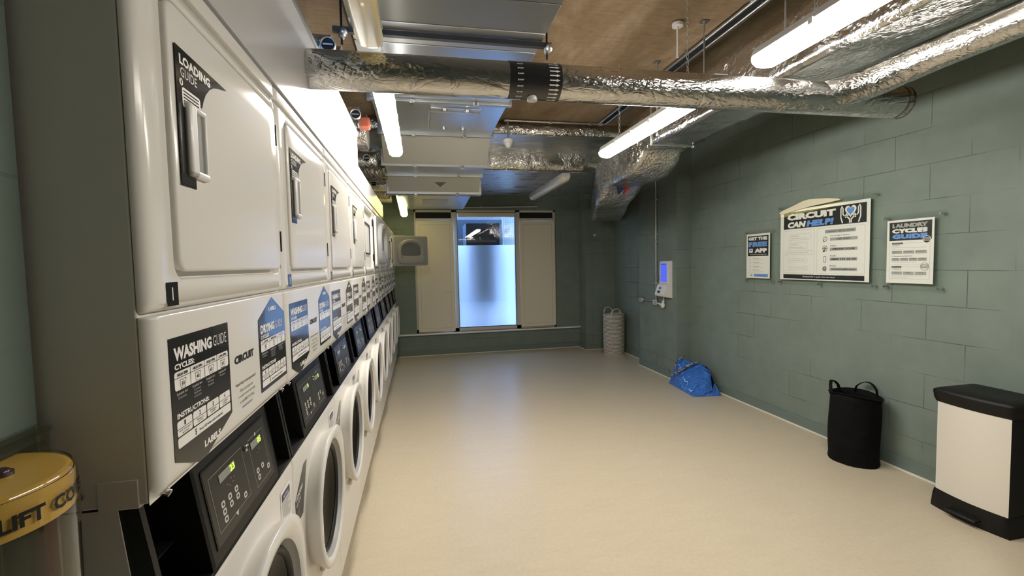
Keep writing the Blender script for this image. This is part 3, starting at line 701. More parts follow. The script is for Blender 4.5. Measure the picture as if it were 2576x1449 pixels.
ORD = ['nearest', 'second', 'third', 'fourth', 'fifth', 'sixth', 'seventh', 'eighth', 'ninth', 'farthest']
LBL = ['white stacked washer-dryer nearest the camera, dryer numbered 1, green digits lit on keypad',
       'white stacked washer-dryer numbered 3, directly beyond the one numbered 1',
       'third white stacked washer-dryer from the camera, just beyond the one numbered 3',
       'fourth white stacked washer-dryer from the camera, just before the first open dryer',
       'white stacked washer-dryer with dark open dryer drum, fifth from the camera',
       'white stacked washer-dryer just beyond the fifth one that has an open dryer',
       'seventh white stacked washer-dryer from the camera, both its doors shut',
       'eighth white stacked washer-dryer, just before the one whose door swings out',
       'white stacked washer-dryer whose dryer door swings out near the end wall',
       'white stacked washer-dryer last in the row, against the end wall']
for i in range(10):
    t = thing('stacked_washer_dryer', LBL[i], 'washer dryer', (XF, Y0+PW*i, 0), 'row of stacked washer-dryers along the left side')
    opened = i in (4, 8)
    put('dryer_cabinet', ML['dryer_cabinet'], t); put('washer_cabinet', ML['washer_cabinet'], t); put('top_trim', ML['top_trim'], t)
    put('dryer_front', ML['dryer_front_open' if opened else 'dryer_front'], t)
    ang = {4: R(177), 8: R(118)}.get(i, 0)
    d = put('dryer_door', ML['dryer_door'], t, (.002 if not opened else .012, DY1, 0), ang)
    put('door_handle', ML['door_handle'], d)
    put('loading_guide_sticker', ML['loading_guide_sticker'], d)
    if opened: put('door_liner', ML['door_liner'], d)
    put('hinge', ML['hinge'], t, (0, DY1+.006, 0)); put('hinge', ML['hinge'], t, (0, DY1+.006, -.300))
    num = ['1', '3', '5', '7', '9', '11', '13', '15', '17', '19'][i]
    fl = number_label(num); put('number_label', fl.mesh('number_label', [M_gloss, M_print]), t)
    fa = put('guide_fascia', ML['guide_fascia'], t)
    put('washing_guide', ML['washing_guide'], fa); put('drying_guide', ML['drying_guide'], fa); put('lettering', ML['brand_lettering'], fa); put('helpline_text', ML['helpline_text'], fa); put('fascia_screw', ML['fascia_screw'], fa); put('fascia_screw', ML['fascia_screw'], fa, (0, PW-.07, 0))
    if i == 0: put('cabinet_screw', ML['cabinet_screw'], t)
    cn = put('console', ML['console'], t)
    put('keypad_film', ML['keypad_film'], cn); put('coin_lock', ML['coin_lock'], cn); put('display', ML['dl'+(str(i) if i < 2 else '')], cn); put('display', ML['dr'+(str(i) if i < 2 else '')], cn)
    put('washer_front', ML['washer_front'], t); put('plinth', ML['plinth'], t)
    put('loading_guide_sticker', ML['washer_loading_sticker'], t); put('notice_sticker', ML['notice_sticker'], t)
    wd = put('washer_door', ML['washer_door'], t); put('door_glass', ML['door_glass'], wd); put('drum_opening', ML['drum_opening'], wd); put('door_pull', ML['door_pull'], wd); put('door_catch', ML['door_catch'], wd)

# ------------------------------------------------------------------ fluorescent battens
def lamp(label, x, y0, y1, z0, z1, kind, chain=(.2, .8)):
    """IP-rated batten from (y0, z0) to (y1, z1); z is the underside of the diffuser"""
    L_ = math.hypot(y1-y0, z1-z0); a = math.atan2(z1-z0, y1-y0)
    t = thing('fluorescent_batten', label, 'ceiling light', (x, (y0+y1)/2, (z0+z1)/2), 'fluorescent battens'); t.rotation_euler.x = a
    b = MB(); h = L_/2
    prof = [(-.050, .052), (-.052, .060), (-.040, .092), (.040, .092), (.052, .060), (.050, .052)]
    b.loft([[(p[0]*s, y, .052+(p[1]-.052)*s) for p in prof] for y, s in ((-h+.003, .9), (-h+.02, 1), (h-.02, 1), (h-.003, .9))], 0, True, True, True, smooth=False)
    b.build('lamp_housing', M_lamphouse, t)
    b = MB(); pf = [(-.054, .054), (-.056, .044), (-.050, .020), (-.030, .003), (0, 0), (.030, .003), (.050, .020), (.056, .044), (.054, .054)]
    b.loft([[(p[0]*s, y, .054+(p[1]-.054)*s2) for p in pf] for y, s, s2 in ((-h-.004, .72, .45), (-h+.012, .94, .8), (-h+.045, 1, 1), (h-.045, 1, 1), (h-.012, .94, .8), (h+.004, .72, .45))], 0, True, True, True)
    b.build('diffuser', {'lit': M_lit, 'dim': M_lityel, 'yel': M_lampyel, 'off': M_lampoff}[kind], t)
    for s in (-1, 1):
        for k in range(int(L_/.26)): MB().box(s*.054-.004, s*.054+.004, -h+.12+k*.26, -h+.14+k*.26, .040, .064).build('clip', M_lamphouse if kind != 'lit' else M_lampoff, t)
    for q in chain:
        y = -h+L_*q; b = MB(); top = (Z_C if (y0+y1)/2+y < 4.7 else 2.64)-(z0+z1)/2-y*math.sin(a); n = max(2, int((top-.09)/.022))
        for k in range(n):
            z = .09+(top-.09)*k/n; dz = (top-.09)/n*1.25; r = .0065
            c = [(r*math.cos(u), 0, z+dz/2+dz/2*math.sin(u)) if k % 2 else (0, r*math.cos(u), z+dz/2+dz/2*math.sin(u)) for u in [2*math.pi*j/8 for j in range(9)]]
            b.tube([(p[0], p[1]+y, p[2]) for p in c], .0016, 5, caps=False)
        b.build('hanging_chain', M_galvd, t)
    return t
lamp('lit fluorescent batten at the top right, cut by the top edge of the photo', 1.545, .34, 1.84, 2.35, 2.35, 'lit')
lamp('lit fluorescent batten beyond the round foil duct on the right, ending by the duct bend', 1.53, 2.08, 3.58, 2.35, 2.35, 'lit')
lamp('unlit fluorescent batten hanging below the foil soffit near the window', 1.62, 4.83, 6.37, 2.40, 2.40, 'off')
lamp('unlit yellowed fluorescent batten at the top left, ending above the round foil duct', -.175, .46, 2.03, 2.40, 2.40, 'yel', (.2, .95))
lamp('lit fluorescent batten hanging beside the white sheet above the dryers', -.165, 2.37, 3.94, 2.40, 2.40, 'lit', (.15, .85))
lamp('dim yellow fluorescent batten hanging at the far left near the shutters', -.215, 6.03, 7.37, 2.36, 2.262, 'dim', (.05, .9))


# ------------------------------------------------------------------ round foil duct
DYC, DZC, DR = 1.875, 2.2557, .072
def dc(x): return (x, DYC-.0364*x, DZC-.0111*x)
t = thing('round_foil_duct', 'round foil-wrapped duct crossing the room with a black RWP band and a branch', 'duct', (-.39, DYC, DZC-DR))
O = (-.39, DYC, DZC-DR)
def wob(pts, r, n, rnd, j):
    P = [Vector(p) for p in pts]; rings = []; up = None
    for i, p in enumerate(P):
        d = (P[min(i+1, len(P)-1)]-P[max(i-1, 0)]).normalized()
        if up is None: up = Vector((0, 0, 1)) if abs(d.z) < .9 else Vector((1, 0, 0))
        u = (up-d*up.dot(d)).normalized(); s = d.cross(u); k = 1+rnd.uniform(-j, j)
        rr = r[i] if isinstance(r, (list, tuple)) else r
        rings.append([tuple(p+(u*math.cos(a)+s*math.sin(a))*rr*k) for a in [2*math.pi*q/n for q in range(n)]])
    return rings
rnd = random.Random(5)
b = MB(); xs = [-.393+.0524*i for i in range(52)]
b.loft(wob([dc(x) for x in xs], DR, 36, rnd, .008), 0)
b.build('duct_body', M_foil_round, t, O)
b = MB(); b.loft(wob([dc(xs[-1]-.001), dc(xs[-1]+.008), dc(xs[-1]+.009)], [DR*1.01, DR*1.01, DR*.96], 36, rnd, 0), 0, True, False, True)
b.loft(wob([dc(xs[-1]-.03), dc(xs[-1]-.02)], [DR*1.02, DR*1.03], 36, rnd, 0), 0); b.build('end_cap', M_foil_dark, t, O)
b = MB(); pth = [(1.82, 1.81, 2.24), (1.90, 1.79, 2.25), (1.98, 1.75, 2.27), (2.05, 1.69, 2.295), (2.10, 1.61, 2.318), (2.13, 1.52, 2.33)]+[(2.14, 1.42-.12*k, 2.335) for k in range(26)]
b.loft(wob(pth, [.066, .071, .073, .070, .066, .063]+[.061]*26, 28, rnd, .02), 0, True, True, True); b.build('branch_duct', M_foil_round, t, O)
for x in (-.02, .16, .78, 1.22):
    MB().loft(wob([dc(x-.018), dc(x+.018)], DR*1.012, 36, rnd, 0), 0).build('joint_tape', M_foil, t, O)
def band_pt(x, a, l=0): return (x, dc(x)[1]-(DR*1.02+l)*math.cos(a), dc(x)[2]+(DR*1.02+l)*math.sin(a))
b = MB(); A = [R(-100+200*i/40) for i in range(41)]
b.loft([[band_pt(x, a) for a in A] for x in (.375, .48, .588)], 0, False)
def wrap(body, x, a0, h, wd, m, slope=0):
    vs, fs, _ = text_mesh(body, .03); b.add([band_pt(x+p*wd, a0+q*h/DR, .0006) for p, q in vs], fs, m)
for k in range(-5, 6): wrap('RWP', .405, R(k*18)-.03, .0055, .024, 1)
for k in range(-6, 7):
    a = R(k*14); L3 = [(.535, -.032), (.563, -.032), (.563, -.075), (.578, 0), (.563, .075), (.563, .032), (.535, .032)]
    b.add([band_pt(x, a+q, .0006) for x, q in L3], [(0, 1, 5, 6), (2, 3, 4)], 1)
b.build('identification_band', [M_gloss, M_print], t, O)
tag(MB().tube([(.475, DYC-.03, DZC-DR-.016), (.475, DYC-.03, DZC-DR+.004)], .021, 20).build('ceiling_sensor', M_whitep, None, (.475, DYC, DZC-DR-.01)), 'small white round sensor under the black band of the round duct', 'sensor')

# ------------------------------------------------------------------ large rectangular foil duct on the right
t = thing('rectangular_foil_duct', 'large crinkled rectangular foil duct along the right side, bending towards the far corner', 'duct', (2.0, 2, 2.42)); O = (2.0, 2, 2.42)
def sec(y, xl, xr, zb, zt, j, rnd, tw=0):
    P = []
    for (x, z, x2, z2) in ((xl, zb, xr, zb), (xr, zb, xr, zt), (xr, zt, xl, zt), (xl, zt, xl, zb)):
        for k in range(8): P.append((x+(x2-x)*k/8+rnd.uniform(-j, j), y+tw*(x-xl)+rnd.uniform(-j, j), z+(z2-z)*k/8+rnd.uniform(-j, j)))
    return P
rnd = random.Random(11); S_ = []
y = -2.4
while y < 3.3: S_.append(sec(y, 1.83, 2.165, 2.42, 2.71, .0028, rnd)); y += .1
b = MB(); b.loft(S_+[sec(3.33, 1.83, 2.165, 2.42, 2.71, .003, rnd)], 0, True, True, True); b.build('duct_body', M_foil, t, O)
b = MB(); b.box(1.822, 2.20, 3.335, 3.352, 2.412, 2.72, 0, .003); b.box(2.19, 2.21, 3.33, 3.36, 2.405, 2.43, 0, .003); b.build('duct_flange', M_galvd, t, O)
key = [(3.355, 1.832, 2.165, 2.415, 2.71), (3.46, 1.835, 2.165, 2.40, 2.72), (3.56, 1.82, 2.165, 2.31, 2.70), (3.70, 1.80, 2.175, 2.25, 2.66), (3.95, 1.80, 2.175, 2.235, 2.62), (4.20, 1.81, 2.18, 2.235, 2.58),
       (4.36, 1.82, 2.185, 2.14, 2.54), (4.52, 1.84, 2.20, 2.10, 2.48), (5.0, 2.02, 2.40, 2.07, 2.45), (5.6, 2.24, 2.62, 2.05, 2.44), (6.2, 2.46, 2.84, 2.10, 2.46), (6.75, 2.66, 3.12, 2.16, 2.50), (6.98, 2.80, 3.27, 2.17, 2.50)]
S_ = []
for i in range(len(key)-1):
    a, c = key[i], key[i+1]; n = max(2, int((c[0]-a[0])/.07))
    for k in range(n):
        q = k/n; S_.append(sec(*[a[m]+(c[m]-a[m])*q for m in range(5)], .0065, rnd))
S_.append(sec(*key[-1], .005, rnd))
b = MB(); b.loft(S_, 0, True, True, True); b.build('duct_bend', M_foil_torn, t, O)
b = MB(); b.add([(1.925, 4.195, 2.2268), (2.02, 4.195, 2.2268), (1.985, 4.30, 2.165)], [(0, 1, 2)], 1); b.add([(2.02, 4.195, 2.2268), (2.07, 4.21, 2.22), (2.04, 4.31, 2.158)], [(0, 1, 2)], 0)
b.build('airflow_sticker', [M_red, M_navy], t, O)
def rod(label, x, y, z0, z1, plate=True):
    b = MB(); b.tube([(x, y, z0), (x, y, z1)], .005, 8)
    if plate: b.box(x-.025, x+.025, y-.018, y+.018, z1-.006, z1)
    b.tube([(x, y, z0-.004), (x, y, z0+.014)], .010, 6)
    tag(b.build('hanger_rod', M_galvd, None, (x, y, z0)), label, 'rod', 'threaded hanger rods')
rod('thin hanger rod left of the bright nearest right batten', 1.80, 2.62, 2.62, 2.995); rod('thin hanger rod behind the bright nearest right batten', 1.80, 1.97, 2.55, 2.995)
rod('thin hanger rod above the batten beyond the round duct', 1.80, 3.20, 2.45, 2.995)
b = MB(); b.tube([(1.64, 2.66, 2.97), (1.64, 2.66, 2.99)], .034, 16); b.tube([(1.64, 2.66, 2.78), (1.64, 2.66, 2.97)], .007, 8)
tag(b.build('ceiling_rose', M_whitep, None, (1.64, 2.66, 2.78)), 'small white disc fixing on the brown soffit beside the cable channel', 'fixing')

# ------------------------------------------------------------------ ventilation unit and galvanised duct
t = thing('ventilation_unit', 'long grey ventilation unit with galvanised duct running to the window wall', 'ventilation unit', (.24, 3, 2.8)); O = (.24, 3, 2.8)
XL, XRt = -.33, .745
def vbox(name, y0, y1, z0, z1, m, x0=XL, x1=XRt, bev=.003): return MB().box(x0, x1, y0, y1, z0, z1, 0, bev).build(name, m, t, O)
vbox('unit_casing', -2.3, 2.25, 2.80, 2.995, M_unit); vbox('unit_casing', 2.258, 2.545, 2.80, 2.995, M_unit); vbox('unit_casing', 2.553, 2.78, 2.80, 2.99, M_galvd)
vbox('duct_section', 2.79, 3.66, 2.80, 2.99, M_galv); vbox('duct_section', 3.72, 4.60, 2.80, 2.97, M_galv)
vbox('duct_section', 4.93, 5.42, 2.558, 2.85, M_galv); vbox('duct_section', 5.62, 5.70, 2.377, 2.63, M_galvd)
b = MB(); b.loft([[(-.25, 5.71, 2.377), (.665, 5.71, 2.377), (.665, 5.71, 2.63), (-.25, 5.71, 2.63)], [(-.20, 7.2, 2.377), (.70, 7.2, 2.377), (.70, 7.2, 2.63), (-.20, 7.2, 2.63)], [(-.20, 7.54, 2.45), (.62, 7.54, 2.45), (.62, 7.54, 2.63), (-.20, 7.54, 2.63)]], 0, True, True, True, smooth=False)
b.build('duct_section', M_galv, t, O)
b = MB(); b.box(.05, .40, 6.2, 6.6, 2.368, 2.378, 0, .003); b.build('access_hatch', M_galvd, t, O)
def slope(name, y0, z0, y1, z1, m):
    b = MB(); b.loft([[(XL, y0, z0), (XRt, y0, z0), (XRt, y0, z0+.2), (XL, y0, z0+.2)], [(XL, y1, z1), (XRt, y1, z1), (XRt, y1, z1+.3), (XL, y1, z1+.3)]], 0, True, True, True, smooth=False); return b.build(name, m, t, O)
slope('sloping_panel', 4.64, 2.797, 4.89, 2.562, M_greige); slope('sloping_panel', 5.44, 2.553, 5.60, 2.381, M_greige)
b = MB(); b.add([(.20, 5.50, 2.4850), (.34, 5.50, 2.4850), (.27, 5.545, 2.4366)], [(0, 1, 2)]); b.build('triangle_sticker', M_unit, t, O)
def flange(y, z, w_=.03): 
    b = MB(); b.box(XL-.03, XRt+.03, y-w_/2, y+w_/2, z-.022, z+.15, 0, .003)
    fo = b.build('flange', M_galvd, t, O)
    for x in (-.02, .48): MB().box(x-.018, x+.018, y-w_/2-.010, y+w_/2+.010, z-.034, z-.006, 0, .004).build('flange_clamp', M_chrome, fo, O)
flange(3.69, 2.80, .045); flange(4.615, 2.80, .035); flange(4.905, 2.56, .025); flange(5.43, 2.556, .02); flange(5.61, 2.38, .03); flange(5.70, 2.377, .02)
b = MB(); b.box(.127, .545, 3.83, 4.41, 2.788, 2.80, 0, .004)
b.build('access_hatch', M_galv, t, O)
for (x, y) in ((.24, 3.86), (.43, 3.86), (.26, 4.38), (.44, 4.38)):
    b = MB(); b.tube([(x, y, 2.776), (x, y, 2.79)], .014, 10); b.box(x-.03, x+.03, y-.008, y+.008, 2.782, 2.789); b.build('hatch_latch', M_chrome, t, O)
MB().tube([(.115, 3.86, 2.785), (.115, 4.40, 2.785)], .006, 8).build('hatch_rail', M_chrome, t, O); MB().tube([(.127, 3.90, 2.783), (.545, 3.90, 2.783)], .004, 8).build('hatch_rail', M_chrome, t, O)
# trapeze channel with its rods
t = thing('trapeze_hanger', 'dark steel channel with rods carrying the ventilation unit, just before the round duct', 'hanger', (.2, 2.64, 2.74))
b = MB(); b.box(-.42, .80, 2.625, 2.655, 2.765, 2.769); b.box(-.42, .80, 2.625, 2.629, 2.769, 2.792); b.box(-.42, .80, 2.651, 2.655, 2.769, 2.792); b.build('steel_channel', M_dsteel, t, (.2, 2.64, 2.74))
for x in (-.375, .775):
    b = MB(); b.tube([(x, 2.64, 2.70), (x, 2.64, 2.995)], .006, 8); b.build('threaded_rod', M_black, t, (.2, 2.64, 2.74))
    b = MB(); b.tube([(x, 2.64, 2.735), (x, 2.64, 2.765)], .017, 6); b.sphere((x+.012, 2.63, 2.765), .022, 0, 1, 1, 1.1); b.build('nut', M_galvd, t, (.2, 2.64, 2.74))

# ------------------------------------------------------------------ foil exhaust branches behind the white sheets
EX = [(2.30, 'first'), (3.30, 'second'), (4.60, 'third'), (5.98, 'fourth'), (7.10, 'fifth')]
exl = ['foil exhaust branch with a dark round damper just above the round duct at the left', 'foil exhaust branch with a ringed damper just left of the bright left batten',
       'foil exhaust branch with a ringed damper beside the far end of the bright left batten', 'foil exhaust branch with a ringed damper above the lower white sheet', 'farthest foil exhaust branch with a damper, above the dim yellow batten']
rnd = random.Random(9)
for i, (y, _) in enumerate(EX):
    x0 = (-.39, -.40, -.47, -.535, -.53)[i]; zz = 2.545
    t = thing('exhaust_branch', exl[i], 'duct', (x0, y+.10, zz-.085), 'foil exhaust branches'); O = (x0, y+.10, zz-.085)
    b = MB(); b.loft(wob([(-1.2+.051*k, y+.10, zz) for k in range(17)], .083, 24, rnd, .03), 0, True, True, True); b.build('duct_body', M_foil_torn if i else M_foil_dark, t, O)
    b = MB(); c = (x0, y, zz); n = 24
    pr = [(.034, .020), (.037, 0), (.033, -.005), (.029, -.003), (.028, .010)]
    b.loft([[(c[0]+r*math.cos(2*math.pi*k/n), c[1]+d, c[2]+r*math.sin(2*math.pi*k/n)) for k in range(n)] for r, d in pr], 0)
    b.build('damper_ring', M_galvd, t, O)
    b = MB(); b.disc((c[0], c[1]+.008, c[2]), .029, (0, -1, 0), 24, 0); b.box(c[0]-.023, c[0]+.023, c[1]-.002, c[1]+.004, c[2]-.004, c[2]+.004, 1, .001); b.build('damper_blade', [M_black, M_galvd], t, O)
for i, (y, zz, r, lab) in enumerate(((2.72, 2.62, .10, 'dull foil duct behind the white sheet, left of the bright left batten'), (3.92, 2.60, .14, 'wide dull foil duct between the second and third exhaust branches'), (5.30, 2.56, .12, 'dull foil duct between the third and fourth exhaust branches'), (6.55, 2.53, .10, 'dull foil duct near the end wall between the last exhaust branches'))):
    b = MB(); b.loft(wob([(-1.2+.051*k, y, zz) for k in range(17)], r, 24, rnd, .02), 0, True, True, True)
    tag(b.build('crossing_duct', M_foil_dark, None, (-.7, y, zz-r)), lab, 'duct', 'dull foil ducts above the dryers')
b = MB(); b.box(-1.19, -.33, 3.52, 3.60, 2.52, 2.60, 0, .012, 3); tag(b.build('sealed_pipe', M_orange, None, (-.7, 3.56, 2.52)), 'short run of orange-red sealed pipe among the foil ducts at the left', 'pipe')

# ------------------------------------------------------------------ conduits and channel on the soffit
b = MB(); xc = 1.965
for k in range(1):
    for x in (xc-.042, xc+.030): b.tube([(x-.02*0, -2.5, 2.972), (x, 4.62, 2.972)], .011, 10)
    b.box(xc-.028, xc+.014, -2.5, 4.62, 2.975, 2.996, 1)
    for y in (.9, 1.8, 2.35, 3.0, 3.9): b.box(xc-.06, xc+.048, y-.008, y+.008, 2.980, 2.997, 0)
tag(b.build('cable_conduit', [M_galv, M_dark], None, (xc, 1, 2.972)), 'pair of steel conduits with a dark channel between them along the brown soffit', 'conduit')
b = MB(); b.tube([(.93, 4.68, 2.985), (2.0, 4.68, 2.985)], .012, 10); b.tube([(1.95, 4.62, 2.97), (1.95, 4.68, 2.985)], .02, 8)
for x in (1.4, 1.85): b.box(x-.015, x+.015, 4.66, 4.70, 2.972, 2.997)
b.box(.90, .96, 4.655, 4.705, 2.97, 2.998, 0, .006)
tag(b.build('cable_conduit', M_galvd, None, (1.4, 4.68, 2.97)), 'steel conduit crossing at the front edge of the foil soffit', 'conduit')
b = MB(); b.tube([(-.12, 7.57, 2.432), (2.0, 7.57, 2.47)], .011, 8); b.box(-.13, -.09, 7.555, 7.595, 2.41, 2.46, 0, .004); b.box(1.02, 1.05, 7.55, 7.597, 2.44, 2.47)
tag(b.build('cable_conduit', M_lamphouse, None, (1, 7.57, 2.44)), 'thin pale conduit across the end wall above the window', 'conduit')
t = thing('smoke_detector', 'white smoke detector hanging on a short tube in front of the foil soffit', 'detector', (.942, 4.68, 2.69)); O = (.942, 4.68, 2.69)
MB().tube([(.942, 4.68, 2.79), (.942, 4.68, 2.9695)], .011, 10).build('drop_tube', M_galvd, t, O)
b = MB(); n = 24
b.loft([[(.942+r*math.cos(2*math.pi*k/n), 4.68+r*math.sin(2*math.pi*k/n), z) for k in range(n)] for r, z in ((.028, 2.80), (.050, 2.797), (.056, 2.785), (.056, 2.770), (.050, 2.762), (.046, 2.755), (.048, 2.750), (.040, 2.735), (.034, 2.730), (.035, 2.724), (.022, 2.708), (.006, 2.702))], 0, True, True, True)
b.build('detector_head', M_whitep, t, O)

# ------------------------------------------------------------------ wall fittings on the pillar
b = MB(); b.tube([(3.073, 5.50, .985), (3.073, 5.50, 2.75)], .0105, 10)
for z in (1.20, 1.75, 2.3): b.box(3.062, 3.087, 5.462, 5.515, z-.012, z+.012, 0, .003)
for z in (1.265, 1.84): b.sphere((3.068, 5.452, z), .013)
tag(b.build('cable_conduit', M_galvd, None, (3.08, 5.50, .985)), 'vertical steel conduit on the green pillar left of the payment terminal', 'conduit')
t = thing('electrical_outlet', 'pair of steel electrical boxes with short conduit on the pillar below the payment terminal', 'outlet', (3.087, 5.6, .95)); O = (3.087, 5.6, .95)
MB().box(3.05, 3.087, 5.46, 5.565, .905, .985, 0, .008, 3).build('switch_box', M_chrome, t, O); MB().box(3.046, 3.052, 5.475, 5.505, .925, .965, 0, .003).build('switch', M_galvd, t, O)
MB().box(3.05, 3.087, 5.855, 5.955, .915, .985, 0, .008, 3).build('switch_box', M_galvd, t, O); MB().box(3.046, 3.052, 5.885, 5.925, .935, .97, 0, .004).build('switch', M_chrome, t, O)
MB().tube([(3.073, 5.565, .955), (3.073, 5.855, .955)], .009, 8).build('short_conduit', M_galvd, t, O)
b = MB(); b.tube([(3.045, 5.46, .945), (3.03, 5.40, .945), (3.035, 5.33, .935)], [.012, .010, .012], 10); b.sphere((3.045, 5.285, .925), .034, 0, .8, 1, 1.15); b.tube([(3.04, 5.27, .93), (3.035, 5.255, .985)], .014, 10); b.tube([(3.035, 5.255, .98), (3.04, 5.25, 1.04)], .005, 8)
tag(b.build('plug', M_whitep, None, (3.045, 5.3, .91)), 'white plug and lead hanging under the payment terminal', 'plug')
t = thing('payment_terminal', 'white wall terminal with a tall blue screen on the green pillar', 'payment terminal', (3.087, 5.25, 1.03)); O = (3.087, 5.25, 1.03)
b = MB()
def kp(y0, y1, x, z, r=.02, n=5): return [(x, a, z) for a in (y0, y1)]
prof = [(3.085, 1.030), (3.020, 1.036), (2.975, 1.052), (2.968, 1.075), (3.008, 1.190), (3.036, 1.215), (3.040, 1.48), (3.050, 1.492), (3.085, 1.492)]
b.loft([[(x, y, z) for x, z in prof] for y in (5.128, 5.135, 5.345, 5.352)], 0, True, True, True, smooth=False)
b.build('terminal_body', M_whitep, t, O)
f = Flat((3.0365, 0, 0), (0, -1, 0), (0, 0, 1), (-1, 0, 0)); f.rect(-5.325, -5.175, 1.225, 1.462, 0, 1, .004); f.rect(-5.315, -5.20, 1.449, 1.456, 1, 2); f.build('screen', [M_screen, M_navy], t, O, fix=False)
f = Flat((2.968, 0, 1.075), (0, -1, 0), (.33, 0, .944), (-.944, 0, .33)); f.rect(-5.30, -5.235, .012, .045, 0, 3, .003); f.rect(-5.285, -5.24, .065, .093, 1, 3, .003); f.build('card_reader', [M_black, M_navy], t, O, fix=False)
b = MB(); b.box(2.905, 2.945, 7.276, 7.28, 1.940, 1.972, 0); f = Flat((0, 7.2758, 0), (1, 0, 0), (0, 0, 1), (0, -1, 0)); f.rect(2.912, 2.936, 1.952, 1.955, 1, 0); f.rect(2.912, 2.930, 1.960, 1.962, 1, 0); b.add(f.v, f.f, 1)
tag(b.build('wall_label', [M_print, M_darkprint], None, (2.925, 7.28, 1.94)), 'tiny white label on the dark end column below the duct', 'label')

# ------------------------------------------------------------------ posters in clear holders
def poster(label, yl, yr, zb, zt, ay0, ay1, az0, az1, draw, extra=()):
    """yl > yr : left and right edges as seen; the paper hangs behind a clear sheet on stand-offs"""
    O = (X_R, (yl+yr)/2, zb); t = thing('wall_poster', label, 'poster', O, 'clear-covered posters on the right wall')
    XP = 3.252
    MB().box(XP, XP+.0015, yr, yl, zb, zt).build('paper', M_print, t, O)
    f = Flat((XP, yl, zb), (0, -1, 0), (0, 0, 1), (-1, 0, 0), .0004); draw(f, yl-yr, zt-zb)
    f.build('printing', [M_darkprint, M_print, M_blue, M_grey, M_navy, M_greige], t, O, fix=False)
    MB().box(XP-.008, XP-.004, ay1, ay0, az0, az1, 0, .001, 1).build('clear_cover', M_acryl, t, O)
    for (y, z) in [(ay0-.02, az0+.02), (ay1+.02, az0+.02), (ay0-.02, az1-.02), (ay1+.02, az1-.02)]+list(extra):
        MB().tube([(XP-.014, y, z), (X_R, y, z)], .0075, 12).build('stand_off', M_chrome, t, O)
    return t
